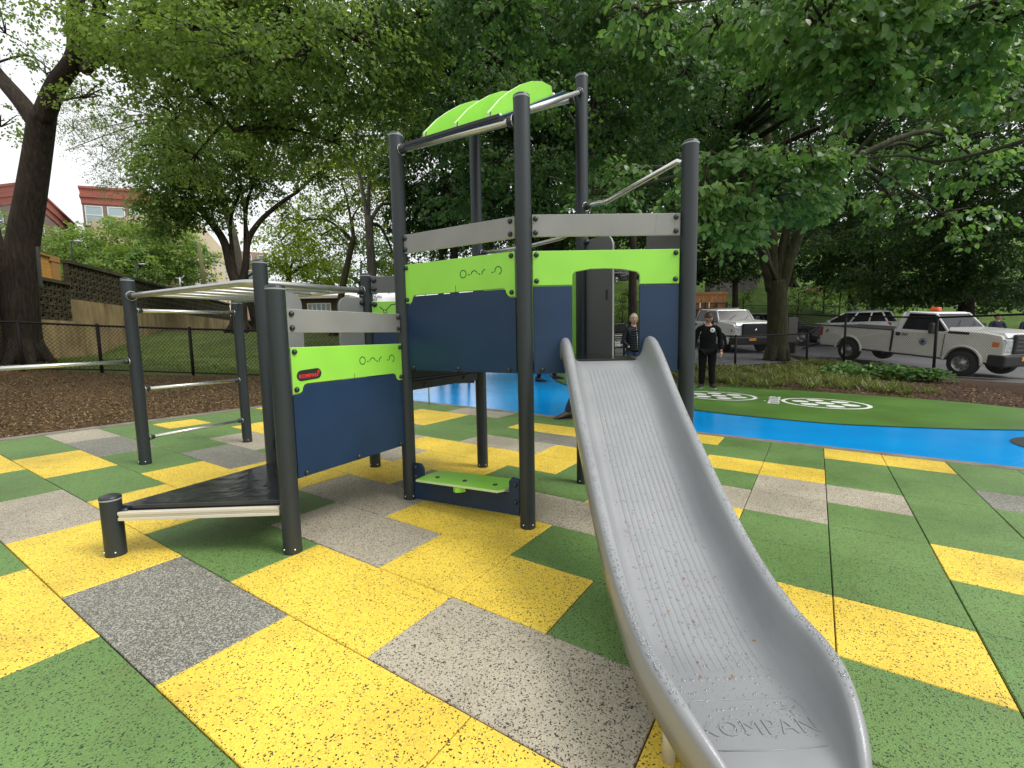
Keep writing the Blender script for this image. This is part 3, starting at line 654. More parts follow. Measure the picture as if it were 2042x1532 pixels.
for s in ss:
    zr_, zb_ = ip(s, rs, rz), ip(s, bsx, bz); zr_ = max(zr_, zb_+.012)
    wf = 1.0 if s < 1.58 else 1-.54*((s-1.58)/.405)**2.1
    gf = 1 if .135 < s < 1.555 else 0
    if s < .3: wf *= 1+.0*s
    for t, k, val in XS:
        if k == 'r': z = zr_+val*min(1, (zr_-zb_)/.05+.35)
        elif k == 'm': z = zb_+(zr_-.022-zb_)*val if zr_-.022 > zb_ else zb_
        else: z = zb_+val*gf
        v.append(slp(s, t*wf, z))
m_ = len(XS); f = [(i*m_+j, i*m_+j+1, (i+1)*m_+j+1, (i+1)*m_+j) for i in range(len(ss)-1) for j in range(m_-1)]
mb.add(v, f, 0, True); SL = part(mb, 'slide', M_slide)
sf = SL.modifiers.new('thickness', 'SOLIDIFY'); sf.thickness = .012; sf.offset = 0
def sbed(s): return ip(s, bsx, bz)
def sframe(s):
    a, b = slp(s-.01, 0, sbed(s-.01)), slp(s+.01, 0, sbed(s+.01)); d = (b-a).normalized(); n = d.cross(sl) if d.cross(sl).z > 0 else sl.cross(d); return d, n
tm = text_mesh('KOMPAN', .070, .0022, 'CENTER', 1.12, -.0008); o = link('moulded_lettering', tm, M_slide, SL)
d, n = sframe(1.71); m4 = Matrix((sl, -d, n)).transposed().to_4x4(); m4.translation = slp(1.765, 0, sbed(1.765)+.0065); o.matrix_local = m4
def moulded(pts, w=.0035, h=.0085, name='moulded_line', m=M_slide):
    mb = MB(); mb.tube([slp(s, t, sbed(s)+h-.002) for s, t in pts], w/2, 6); part(mb, name, m, SL)
moulded([(1.82, -.145), (1.70, -.155), (1.675, -.15), (1.665, -.135), (1.665, .135), (1.675, .15), (1.70, .155), (1.82, .145)])
moulded([(1.825, -.145), (1.83, 0), (1.825, .145)])
moulded([(1.695, .105), (1.688, .112), (1.695, .120), (1.702, .112), (1.695, .105)]); moulded([(1.705, .095), (1.71, .115), (1.70, .135)]); moulded([(1.71, .115), (1.73, .118)])
for g_ in [-.13+.026*k for k in range(11)]:
    mb = MB(); mb.ball(slp(1.585, g_, sbed(1.585)+.0055), .008, 10, 5, sq=(1, 1, .3)); part(mb, 'moulded_dot', M_slide, SL)
for t in (-.20, .20):
    mb = MB(); mb.tube([slp(1.66, t, .20), slp(1.66, t, .02)], .019, 14); part(mb, 'slide_leg', M_alu, SL)
mb = MB(); mb.prism([(-.04, -.20), (-.04, .20), (.02, .20), (.02, -.20)], slp, 1.086, 1.094); part(mb, 'slide_entry_plate', M_dark, SL)
M_water = mat('water drops', (.20, .21, .215), .06, spec=.7)
mb = MB()
def drop(c, r, n_):
    u = Vector(n_).orthogonal().normalized(); w = Vector(n_).cross(u); q = 7; v = [c+n_*r*.55]; ring = []
    for rr_, h in ((.62, .42), (1.0, 0)):
        for k in range(q): a = 2*math.pi*k/q; v.append(c+(u*math.cos(a)+w*math.sin(a))*r*rr_+n_*r*h)
    f = [(0, 1+k, 1+(k+1) % q) for k in range(q)]+[(1+k, 1+q+k, 1+q+(k+1) % q, 1+(k+1) % q) for k in range(q)]
    mb.add(v, f, 0, True)
for i in range(2000):
    u = random.random(); s = .1+1.70*(u**.6); d, n = sframe(min(s, 1.80))
    side = random.random()
    if side < .55: drop(slp(s, random.uniform(-.165, .165), sbed(s)+.0062), random.choice((.0018, .0024, .0032, .0046)), n)
    else:
        sg = 1 if side > .775 else -1; zz = ip(s, rs, rz)
        if zz-sbed(s) > .02: drop(slp(s, sg*random.uniform(.250, .270)*(1.0 if s < 1.58 else 1-.54*((s-1.58)/.405)**2.1), zz+.0055), random.choice((.002, .003, .004)), Vector((0, 0, 1)))
o = part(mb, 'rain_drops', M_water, SL); o['kind'] = 'stuff'
M_chaff = mat('seed husk', (.30, .15, .05), .8)
mb = MB()
for i in range(42):
    s = random.uniform(.4, 1.6); t = random.uniform(-.15, .17); d, n = sframe(s); a = random.random()*6.28; u = (d*math.cos(a)+sl*math.sin(a)); w = n.cross(u); c = slp(s, t, sbed(s)+.008); L_ = random.uniform(.003, .008)
    mb.add([c-u*L_, c+w*L_*.4+n*.002, c+u*L_, c-w*L_*.4], [(0, 1, 2, 3)])
o = part(mb, 'seed_husks', M_chaff, SL); o['kind'] = 'stuff'
# ---------------------------------------------------------------- fences
M_fence = mat('black fence steel', (.010, .008, .007), .7, spec=.3)
M_wire = mat('black vinyl wire', (.012, .011, .010), .6)
def fence(pts, h, label, sp_=.10, wr=.0016, pr=.038, rail_bottom=True, group=None, z0=.02, mesh_top=0.0, grow=0.0, m=None):
    """pts: post positions (x, y) in order; one fence thing with posts, rails and mesh"""
    m = m or M_fence; b = Vector((pts[0][0], pts[0][1], Tz(*pts[0]))); root = empty('chain_link_fence', b); tag(root, label, 'fence', group)
    def P(mb, name, mm):
        o = mb.build(name, mm, root); o.location = -b; return o
    Z = [Tz(*p)+z0 for p in pts]
    for (x, y), z in zip(pts, Z):
        mb = MB(); mb.tube([(x, y, z-.1), (x, y, z+h)], pr, 10); mb.ball((x, y, z+h), pr*1.1, 8, 4); P(mb, 'fence_post', m)
    mb = MB(); mb.tube([(x, y, z+h-.02) for (x, y), z in zip(pts, Z)], .027, 8); P(mb, 'top_rail', m)
    if rail_bottom: mb = MB(); mb.tube([(x, y, z+.06) for (x, y), z in zip(pts, Z)], .016, 6); P(mb, 'bottom_rail', m)
    mb = MB(); L = 0; cum = [0]
    for a, c in zip(pts, pts[1:]): L += math.hypot(c[0]-a[0], c[1]-a[1]); cum.append(L)
    X = [p[0] for p in pts]; Y = [p[1] for p in pts]
    def F(s, z): 
        x, y, zb = np.interp(s, cum, X), np.interp(s, cum, Y), np.interp(s, cum, Z); return Vector((x, y, zb+.02+z))
    hh = h-.04+mesh_top; n = int((L+hh)/sp_)
    for sgn in (1, -1):
        for k in range(n+1):
            s0_ = k*sp_-(hh if sgn > 0 else 0); q = []
            cuts = [0.0, 1.0]
            for cc in cum[1:-1]:
                t = (cc-s0_)/hh if sgn > 0 else (s0_+0-cc)/hh
                if 0 < t < 1: cuts.append(t)
            pts2 = []
            for t in sorted(cuts):
                s = s0_+hh*t if sgn > 0 else s0_-hh*t
                pts2.append((s, hh*t))
            # clip to 0..L
            def clip(a, c):
                (sa, za), (sc, zc) = a, c
                if sa > sc: (sa, za), (sc, zc) = (sc, zc), (sa, za)
                if sc <= 0 or sa >= L: return None
                if sa < 0: za += (zc-za)*(0-sa)/(sc-sa); sa = 0
                if sc > L: zc = za+(zc-za)*(L-sa)/(sc-sa); sc = L
                return (sa, za), (sc, zc)
            for a, c in zip(pts2, pts2[1:]):
                r = clip(a, c)
                if r and abs(r[1][0]-r[0][0]) > .01: mb.tube([F(*r[0])+Vector((0, -sgn*.001, 0)), F(*r[1])+Vector((0, -sgn*.001, 0))], wr, 3, cap=False, sm=False)
    P(mb, 'wire_mesh', M_wire)
    return root
fence([(-17.5, 9.0), (-15, 11.2), (-12.2, 11.75), (-10.72, 12.3), (-8.34, 12.3), (-6.1, 12.1), (-3.7, 12.3), (-1.2, 13.2)], 1.22, 'low black chain link fence between mulch and sloping lawn', wr=.0042)
fence([(12.35, 21.5), (12.3, 17.4), (12.15, 13.5), (12.3, 9.6), (12.5, 6.2)], 1.80, 'tall black chain link fence in front of the single cab pickup', wr=.0026, sp_=.075, rail_bottom=False)
fence([(11.3, 18.0), (7.8, 16.4), (4.3, 18.0), (.6, 19.2), (-3, 20.2)], 1.12, 'waist high black chain link fence behind the man in black', wr=.0034, sp_=.09, mesh_top=.03)
M_galv = mat('galvanised fence', (.10, .11, .11), .5, metal=.4)
fence([(7, 33.4), (11.5, 33.0), (16.5, 32.6), (22, 32.2), (29, 32.0), (38, 32)], 2.1, 'grey chain link fence along the foot of the hillside', sp_=.2, wr=.003, pr=.04, rail_bottom=False, m=M_galv)

# ---------------------------------------------------------------- left wall and buildings
M_wall = groundmat('stained yellow concrete', [(.11, .085, .040), (.26, .195, .095), (.36, .275, .145)], 1.6, .4, .9, (1, 1, .28), .01)
M_block = mat('mossy block', (.060, .050, .022), .95, noise=(2.2, .9, (.028, .026, .012)), bump=(30, .5))
M_tan = brickmat('tan brick', (.52, .27, .05), (.47, .24, .045), (.36, .20, .05), .4, .13)
M_tancap = mat('tan coping', (.36, .20, .06), .8)
dirw = Vector((-.32, 1, 0)).normalized(); W0 = Vector((-17.4, 20, 0))
def wp(t, z, off=0): return W0+dirw*t+Vector((dirw.y, -dirw.x, 0))*off+Vector((0, 0, z))
wall = empty('retaining_wall', wp(0, .8)); tag(wall, 'long stained yellow retaining wall topped with dark patterned blocks', 'wall')
def WPart(mb, name, m, **k):
    o = mb.build(name, m, wall, **k); o.location = -wp(0, .8); return o
TOP = 4.42
def wframe(s, z, t): return wp(s, z, t)
mb = MB()
tt = [-26, -20, -14, -9, -5, -1.76, 2, 6, 10, 14, 17, 22]
for a, b_ in zip(tt, tt[1:]): h_ = 2.95 if a >= -1.76 else 2.10; mb.prism([(a, .2), (b_, .2), (b_, h_), (a, h_)], wframe, -.35, 0)
WPart(mb, 'wall_face', M_wall)
def screen(t0_, t1_, z0_, rows, size, name='block_screen'):
    mb = MB(); n = int((t1_-t0_)/size)
    mb.prism([(t0_, z0_), (t1_, z0_), (t1_, z0_+rows*size), (t0_, z0_+rows*size)], wframe, -.16, -.10)
    for i in range(n):
        for j in range(rows):
            a = t0_+i*size; z = z0_+j*size; w = .035
            mb.prism(rect(a, a+size-.004, z, z+w), wframe, -.10, .0); mb.prism(rect(a, a+w, z+w, z+size-.004), wframe, -.10, .0)
            for (x1, y1, x2, y2) in ((.5, 0, 0, .5), (.5, 0, 1, .5), (0, .5, .5, 1), (1, .5, .5, 1)) if (i+j) % 2 else ((0, 0, .5, .5), (1, 0, .5, .5), (.5, .5, .5, 1)):
                p = Vector((a+x1*size, z+y1*size)); q = Vector((a+x2*size, z+y2*size)); d = (q-p).normalized()*.0; u = (q-p).normalized(); nn = Vector((-u.y, u.x))*.018
                mb.prism([tuple(p-nn), tuple(q-nn), tuple(q+nn), tuple(p+nn)], wframe, -.10, -.012)
    return WPart(mb, name, M_block)
screen(-1.72, 22, 2.95, 5, .272); screen(-17.0, -1.76, 2.10, 5, .272)
mb = MB(); mb.prism(rect(-1.76, 22, 4.31, 4.43), wframe, -.25, .06); WPart(mb, 'coping', M_block)
mb = MB(); mb.prism(rect(-17.2, -1.76, 3.46, 3.58), wframe, -.25, .06); WPart(mb, 'coping', M_block)
tb = empty('tan_brick_annex', wp(-4, 3)); tag(tb, 'plain tan brick annex wall showing beside the big trunk', 'building')
mb = MB(); mb.prism(rect(-17, -1.76, 3.58, 4.43), wframe, -6, -.27); o = mb.build('wall', M_tan, tb); o.location = -wp(-4, 3)
mb = MB(); mb.prism(rect(-17, -1.73, 4.43, 4.50), wframe, -6.05, -.2); mb.prism(rect(-2.35, -1.73, 4.29, 4.43), wframe, -.30, -.2); mb.prism(rect(-2.25, -1.76, 3.58, 4.285), wframe, -.272, -.22); o = mb.build('roof_coping', M_tancap, tb); o.location = -wp(-4, 3)
# raised ground behind the wall
mb = MB(); mb.prism([(-25, 3.3), (60, 3.3), (60, 3.42), (-25, 3.42)], wframe, -60, -.36); o = mb.build('upper_street', M_asph); o['kind'] = 'structure'

M_brown = brickmat('brown brick', (.17, .125, .105), (.21, .155, .13), (.25, .21, .19), .5, .16)
M_redb = brickmat('red brick parapet', (.33, .10, .07), (.27, .08, .06), (.28, .15, .12), .6, .2)
M_cream = mat('cream render', (.66, .55, .37), .85, noise=(.3, .5, (.55, .45, .30)))
M_glass = mat('window glass', (.10, .13, .14), .08, spec=.9)
M_bglass = mat('pale window glass', (.30, .40, .42), .12, spec=.8)
M_wframe = mat('white window frame', (.72, .72, .70), .6)
M_sill = mat('limestone band', (.50, .44, .38), .8)
def building(name, label, pts, z0, z1, wallm, parapet=None, away=(-12, 3), rows=6, wins=None, band=True, glass=None, win=(1.15, 1.8), top_off=2.3, fl=3.1):
    """facade polyline pts (x, y), left to right as seen from the park; windows along each face"""
    c = pts[0]; root = empty(name, (c[0], c[1], z0)); tag(root, label, 'building'); base = Vector((c[0], c[1], z0))
    away = Vector((*away, 0))
    def add(mb, n, m, parent=None, **k):
        o = mb.build(n, m, parent or root, **k)
        if parent is None: o.location = -base
        return o
    poly = [tuple(p) for p in pts]+[(p[0]+away.x, p[1]+away.y) for p in reversed(pts)]
    fr3 = lambda a, b, t: Vector((a, b, t))
    zt = z1-(1.9 if parapet else 0)
    mb = MB(); mb.prism(poly, fr3, z0, zt); add(mb, 'wall', wallm)
    def offp(o_):
        c_ = Vector((sum(p[0] for p in poly)/len(poly), sum(p[1] for p in poly)/len(poly))); return [tuple(c_+(Vector(p)-c_)*(1+o_/(Vector(p)-c_).length)) for p in poly]
    if parapet:
        mb = MB(); mb.prism(offp(.12), fr3, zt, zt+.7); mb.prism(offp(.30), fr3, zt+.7, zt+.95); mb.prism(offp(.18), fr3, zt+.95, z1-.25); mb.prism(offp(.34), fr3, z1-.25, z1); add(mb, 'parapet', parapet)
    for i, (a, b) in enumerate(zip(pts, pts[1:])):
        A_, B_ = Vector((*a, 0)), Vector((*b, 0)); d = (B_-A_).normalized(); L = (B_-A_).length; n = Vector((d.y, -d.x, 0))
        def f(s, z, t): return A_+d*s+n*t+Vector((0, 0, z))
        n_w = wins[i] if wins else max(1, int(L/3.2))
        for r in range(rows):
            zc = zt-top_off-r*fl+win[1]
            if band and r == 0:
                mb = MB(); mb.prism(rect(0, L, zc-win[1]-.55, zc-win[1]-.42), f, 0, .06); add(mb, 'stone_band', M_sill)
            for k in range(n_w):
                sc = L*(k+.5)/n_w; w = win[0]
                mb = MB()
                for o2 in ((-w/2, -w/2+.09), (w/2-.09, w/2)): mb.prism(rect(sc+o2[0], sc+o2[1], zc-win[1], zc), f, .01, .05)
                for zz in ((0, .09), (win[1]/2-.05, win[1]/2+.04), (win[1]-.09, win[1])): mb.prism(rect(sc-w/2+.09, sc+w/2-.09, zc-zz[1], zc-zz[0]), f, .01, .05)
                wo = add(mb, 'window', M_wframe)
                m2 = MB(); m2.prism(rect(sc-w/2, sc+w/2, zc-win[1], zc), f, -.05, .008); add(m2, 'pane', glass or M_glass, wo)
                m3 = MB(); m3.prism(rect(sc-w/2-.1, sc+w/2+.1, zc-win[1]-.14, zc-win[1]-.002), f, 0, .12); add(m3, 'sill', M_sill, wo)
    return root
def ap(px, D): v = at(px, 690, D); return (v.x, v.y)
building('apartment_block', 'brown brick apartment block with red parapet, left edge beyond the big trunk', [ap(-150, 50), ap(96, 46), ap(172, 62)], 2.0, at(95, 361, 46).z, M_brown, M_redb, rows=3, wins=[6, 3])
building('apartment_block', 'brown brick block with red parapet and three pale windows above the round tree', [ap(194, 56), ap(322, 58), ap(372, 70)], 2.0, at(200, 371, 56).z, M_brown, M_redb, rows=3, away=(-6, 8), wins=[3, 2], glass=M_bglass, win=(1.7, 2.1))
building('apartment_block', 'cream rendered apartment block glimpsed between trunks left of centre', [ap(400, 46), ap(482, 78)], 2.0, at(403, 418, 46).z, M_cream, None, rows=4, wins=[7], band=False, top_off=3.6, fl=3.2, win=(1.3, 1.8))
building('apartment_block', 'distant dull red block low behind the forked tree', [ap(470, 92), ap(545, 96)], 2.0, at(500, 498, 92).z, mat('dull red render', (.30, .20, .16), .9), None, rows=2, wins=[3], band=False)
# small brown house with white window
hb = at(610, 650, 44); house = empty('brown_house', (hb.x, hb.y, 1.6)); tag(house, 'low brown house with a white multi-pane window and flat roof', 'house')
def HP(mb, n, m, par=None, **k):
    o = mb.build(n, m, par or house, **k); return o
mb = MB(); mb.box((-1.2, 0, -.5), (3.9, 5, 3.35)); HP(mb, 'wall', mat('brown timber wall', (.075, .048, .03), .9, noise=(3, .5, (.05, .03, .02))))
mb = MB(); mb.box((-1.6, -.5, 3.35), (4.3, 5.4, 3.6)); HP(mb, 'roof', M_sill)
mb = MB(); mb.box((.25, -.06, 1.75), (2.45, -.002, 1.87)); mb.box((.25, -.06, 2.85), (2.45, -.002, 2.95))
for k in range(6): x = .25+k*.42; mb.box((x, -.055, 1.871), (x+.10, -.002, 2.849))
wn = HP(mb, 'window', M_wframe); mb = MB(); mb.box((.25, -.03, 1.85), (2.4, -.004, 2.86)); HP(mb, 'pane', M_glass, wn)
mb = MB(); mb.box((3.7, -.05, -.5), (3.85, -.002, 3.1)); HP(mb, 'downpipe', M_wframe)
# park sign plate on the big trunk, banner, lamps, utility poles
M_sign = mat('weathered sign plate', (.085, .088, .085), .7, noise=(8, .6, (.05, .05, .05)))
def lamp(px, ytop, ybot, D, label):
    b = at(px, ybot, D); t = at(px, ytop, D); h = t.z-b.z
    r = empty('street_lamp', b); tag(r, label, 'street lamp', 'lamps on the street above the wall')
    mb = MB(); mb.tube([(0, 0, -.5), (0, 0, h*.82), (.02, 0, h*.95), (.12, 0, h), (.30, 0, h*1.0)], .05, 8); mb.build('pole', M_galv, r)
    mb = MB(); mb.ball((.42, 0, h*.985), .16, 10, 6, sq=(1.3, .8, .45)); mb.build('lamp_head', M_steel, r)
lamp(144, 481, 512, 30, 'small street lamp above the tan annex wall'); lamp(274, 527, 549, 34, 'street lamp halfway along the patterned wall, against the round tree')
b = at(360, 573, 36); rt = empty('street_lamp', b); tag(rt, 'three-armed lamp post at the far end of the patterned wall', 'street lamp', 'lamps on the street above the wall')
mb = MB(); mb.tube([(0, 0, -.3), (0, 0, .75)], .05, 8); mb.build('pole', M_steel, rt)
for a, b_ in (((0, 0, .5), (.35, 0, .85)), ((0, 0, .6), (-.3, 0, .72)), ((0, 0, .5), (.25, 0, .3))): mb = MB(); mb.tube([a, b_], .035, 6); mb.build('arm', M_steel, rt)
M_pole = mat('weathered timber pole', (.16, .15, .06), .9)
b = at(411, 575, 32); rt = empty('utility_pole', b); tag(rt, 'mossy leaning utility pole in front of the cream block', 'pole'); mb = MB(); mb.tube([(0, 0, -1), (-.25, 0, 2.9)], [.13, .11], 8); mb.build('shaft', M_pole, rt); mb = MB(); mb.box((-.1, -.08, .0), (.55, .08, .12)); mb.build('crossarm', mat('orange bracket', (.45, .17, .03), .7), rt)
# banner
bn = empty('banner', (-2.42, 8.0, 0)); tag(bn, 'white cloth banner with black lettering seen past the ladder post', 'banner')
M_cloth = mat('white cloth', (.82, .82, .84), .8)
mb = MB(); n = 24; v = []
for i in range(n+1):
    x = -.02+1.0*i/n
    for z, y in ((1.98, 0), (1.90, .004*math.sin(i*.8)), (1.83, .012*math.sin(i*.7)), (1.80, .02*math.sin(i*.5+1))): v.append((x, y, z+.012*math.sin(i*.45)*(1 if z < 1.85 else 0)))
mb.add(v, [(4*i+j, 4*i+j+1, 4*i+5+j, 4*i+4+j) for i in range(n) for j in range(3)], 0, True); o = mb.build('cloth', M_cloth, bn); s_ = o.modifiers.new('thickness', 'SOLIDIFY'); s_.thickness = .003
for tx_, z_ in (('YONKERS', 1.935), ('PARKS', 1.888)):
    tm = text_mesh(tx_, .052, .0006, 'LEFT', 1.05, .0008); o2 = link('lettering', tm, M_dark, o); o2.rotation_euler = (R(90), 0, 0); o2.location = (.03, -.014, z_)
mb = MB(); mb.tube([(.12, -.006, 1.985), (.135, -.008, 1.965)], .006, 6); mb.tube([(.16, -.006, 1.985), (.165, -.008, 1.97)], .005, 6); mb.build('emblem', M_dark, o)
for x in (-.03, .99): mb = MB(); mb.tube([(x, .02, .03), (x, .02, 2.0)], .012, 8); mb.build('pole', M_bright, bn)
# ---------------------------------------------------------------- trees
def leaf_mesh(name, pos, axis, nrm, size, tint, m, parent=None, detail=False, fold=.25):
    """pos (N,3) base of leaf, axis direction, nrm normal, size (N,)"""
    N = len(pos); a = axis/np.linalg.norm(axis, axis=1, keepdims=True); s_ = np.cross(nrm, a); s_ /= np.linalg.norm(s_, axis=1, keepdims=True)+1e-9; n_ = np.cross(a, s_)
    L = size[:, None]
    if detail:
        prof = [(0, 0, 0), (.22, .40, 1), (.62, .36, 1), (1.05, 0, -.6), (.62, -.36, 1), (.22, -.40, 1)]
        V = np.stack([pos+a*L*p+s_*L*q+n_*L*fold*.45*(k if q else k) *(.5 if q else .25) for p, q, k in prof], 1); k = 6
        F = np.array([[0, 1, 2, 3], [0, 3, 4, 5]])
    else:
        prof = [(0, 0, 0), (.45, .40, 1), (1.0, 0, 0), (.45, -.40, 1)]
        V = np.stack([pos+a*L*p+s_*L*q+n_*L*fold*.3*kk for p, q, kk in prof], 1); k = 4
        F = np.array([[0, 1, 2], [0, 2, 3]])
    nv = N*k; me = bpy.data.meshes.new(name); me.vertices.add(nv); me.vertices.foreach_set('co', V.reshape(-1).astype(np.float32))
    fi = (F[None]+(np.arange(N)*k)[:, None, None]).reshape(-1, F.shape[1]); nf = len(fi)
    me.loops.add(nf*F.shape[1]); me.polygons.add(nf); me.loops.foreach_set('vertex_index', fi.reshape(-1).astype(np.int32))
    me.polygons.foreach_set('loop_start', (np.arange(nf)*F.shape[1]).astype(np.int32)); me.update(calc_edges=True)
    at_ = me.attributes.new('tint', 'FLOAT', 'POINT'); at_.data.foreach_set('value', np.repeat(tint, k).astype(np.float32))
    return link(name, me, m, parent)
def nrmz(v): return v/(np.linalg.norm(v, axis=1, keepdims=True)+1e-9)
def sprays(blobs, leafsize, per, spread=.45, droop=.5, shell=.55, flat=.35):
    """blobs: (centre, radii, number of sprays). returns leaf arrays"""
    P, A, Nn, Sz, Tn, K = [], [], [], [], [], []
    for c, r, n in blobs:
        c = np.array(c, float); r = np.array(r, float)*np.ones(3)
        d = nrmz(rng.normal(size=(n, 3))); rad = rng.uniform(shell, 1, (n, 1))**.6*(1+.12*rng.normal(size=(n, 1)))
        ctr = c+d*r*rad
        out = nrmz(d*np.array([1, 1, .35])+rng.normal(size=(n, 3))*.35); out[:, 2] -= droop*rng.uniform(.3, 1.2, n); out = nrmz(out)
        L = spread*rng.uniform(.6, 1.4, n); tone = np.clip(rng.normal(.5, .17, n), 0, 1)
        K.append(np.stack([ctr-out*L[:, None]*.5, ctr+out*L[:, None]*.5], 1))
        t = rng.uniform(-.5, .55, (n, per)); side = np.cross(out, [0, 0, 1.0]); side = nrmz(side)
        sg = np.where(rng.random((n, per)) < .5, -1, 1)*rng.uniform(.1, 1, (n, per))
        w = flat*L[:, None]*(1-.7*np.abs(t))
        p = ctr[:, None]+out[:, None]*(L[:, None]*t)[..., None]+side[:, None]*(sg*w)[..., None]+rng.normal(size=(n, per, 3))*.06*L[:, None, None]
        p[..., 2] -= .12*L[:, None]*np.abs(sg)
        ax_ = out[:, None]*.6+side[:, None]*sg[..., None]*.9+rng.normal(size=(n, per, 3))*.35; ax_[..., 2] -= droop*.9
        up = np.array([0, 0, 1.0])+rng.normal(size=(n, per, 3))*.38+out[:, None]*.25
        P.append(p.reshape(-1, 3)); A.append(ax_.reshape(-1, 3)); Nn.append(up.reshape(-1, 3))
        Sz.append(leafsize*np.repeat(rng.uniform(.8, 1.15, n), per)*rng.uniform(.5, 1.3, n*per)); Tn.append(np.clip(np.repeat(tone, per)+rng.normal(size=n*per)*.12, 0, 1))
    return np.concatenate(P), np.concatenate(A), np.concatenate(Nn), np.concatenate(Sz), np.concatenate(Tn), np.concatenate(K)
M_bark = groundmat('dark bark', [(.018, .014, .010), (.040, .030, .021), (.075, .058, .042)], 7, 1.0, .95, (2.2, 2.2, .35), .05)
M_bark2 = groundmat('mossy bark', [(.030, .030, .014), (.060, .055, .028), (.10, .092, .055)], 9, 1.0, .95, (2, 2, .3), .04)
M_bark3 = groundmat('olive bark', [(.022, .022, .010), (.045, .043, .020), (.08, .075, .042)], 9, 1.0, .95, (2, 2, .3), .04)
M_barkg = groundmat('grey bark', [(.05, .045, .035), (.10, .09, .07), (.16, .145, .12)], 8, 1.0, .95, (2, 2, .3), .04)
LF_elm = leafmat('elm leaf', (.078, .130, .034), (.135, .220, .052), (.25, .36, .10), 0.55)
LF_lin = leafmat('linden leaf', (0.031, 0.078, 0.022), (0.062, 0.136, 0.034), (0.139, 0.240, 0.062), 0.42)
LF_lin2 = leafmat('near linden leaf', (0.058, 0.130, 0.036), (0.111, 0.215, 0.058), (0.234, 0.364, 0.117), 0.42, .32)
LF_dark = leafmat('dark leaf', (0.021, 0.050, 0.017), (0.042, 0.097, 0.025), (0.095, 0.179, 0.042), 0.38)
LF_yel = leafmat('fresh yellow leaf', (0.094, 0.165, 0.013), (0.187, 0.286, 0.022), (0.308, 0.418, 0.044), .5)
LF_mid = leafmat('street tree leaf', (.085, .155, .035), (.155, .255, .055), (.28, .39, .10), .5)
LF_pale = leafmat('fine pale leaf', (.10, .15, .05), (.16, .21, .075), (.24, .29, .12), .5)
def limb(mb, pts, r0, r1, n=12, wob=.0):
    P = curve3([Vector(p) for p in pts], 5); m = len(P); rs_ = [r0+(r1-r0)*(i/(m-1))**.85 for i in range(m)]
    mb.tube(P, rs_, n)
def curve3(P, n=5):
    out = []; Q = [P[0]]+P+[P[-1]]
    for i in range(1, len(Q)-2):
        for k in range(n):
            t = k/n; a, b, c, d = Q[i-1], Q[i], Q[i+1], Q[i+2]
            out.append(.5*((2*b)+(c-a)*t+(2*a-5*b+4*c-d)*t*t+(3*b-3*c+d-a)*t**3))
    out.append(P[-1]); return out
def tree(label, base, limbs, blobs, leaf, lm, bark, per=26, spread=.5, droop=.5, detail=False, group=None, twigs=True, shell=.5, flat=.38, name='tree', flare=1.35, kind=None, tw=.006):
    """limbs: [(points, r0, r1)] in world space; the first is the trunk"""
    b = Vector(base); root = empty(name, b); tag(root, label, 'tree', group)
    mb = MB()
    for i, (pts, r0, r1) in enumerate(limbs):
        limb(mb, pts, r0, r1, 18 if i == 0 else 9)
    if flare:
        p0 = Vector(limbs[0][0][0]); r0 = limbs[0][1]
        for k in range(7):
            a = k*2*math.pi/7+.3; d = Vector((math.cos(a), math.sin(a), 0))
            mb.tube([p0+d*r0*.35+Vector((0, 0, r0*2.0)), p0+d*r0*.75+Vector((0, 0, r0*.8)), p0+d*r0*flare+Vector((0, 0, .02)), p0+d*r0*(flare+.5)+Vector((0, 0, -.12))], [r0*.45, r0*.42, r0*.28, r0*.1], 8)
    P, A, Nn, Sz, Tn, K = sprays(blobs, leaf, per, spread, droop, shell, flat)
    ends = np.array([tuple(p) for L in limbs for p in curve3([Vector(q) for q in L[0]], 4)[len(L[0])*2:]])
    if twigs:
        # boughs out to each blob centre, then twigs in the sprays
        for c, r, n in blobs:
            c = np.array(c); j = np.argmin(np.linalg.norm(ends-c, axis=1)+.6*np.maximum(0, ends[:, 2]-c[2])); s0_ = Vector(ends[j]); e0 = Vector(c)
            mid = s0_.lerp(e0, .5)+Vector((random.uniform(-.3, .3), random.uniform(-.3, .3), random.uniform(0, .5)))
            L = (e0-s0_).length; mb.tube(curve3([s0_, mid, e0], 5), [max(.012, .016*L*(1-i/11)+.012) for i in range(11)], 6)
            for k in range(7):
                d = Vector(nrmz(rng.normal(size=(1, 3)))[0]); rr_ = Vector(np.array(r)*np.ones(3)); q = e0+Vector((d.x*rr_.x, d.y*rr_.y, d.z*rr_.z))*.85
                mb.tube([e0.lerp(s0_, .15), e0.lerp(q, .5)+Vector((0, 0, .1)), q], [.02, .012, .005], 4)
        step = max(1, len(K)//700)
        for k in K[::step]: mb.tube([Vector(k[0]), Vector(k[1])], [tw, tw*.4], 3, cap=False)
    t = mb.build('trunk', bark, root); t.location = -b
    cr_ = leaf_mesh('crown', P-np.array(b), A, Nn, Sz, Tn, lm, root, detail)
    return root
def BL(px, py, D, r, n):
    p = at(px, py, D); return ((p.x, p.y, p.z), r, n)
def pt(px, py, D): return at(px, py, D)

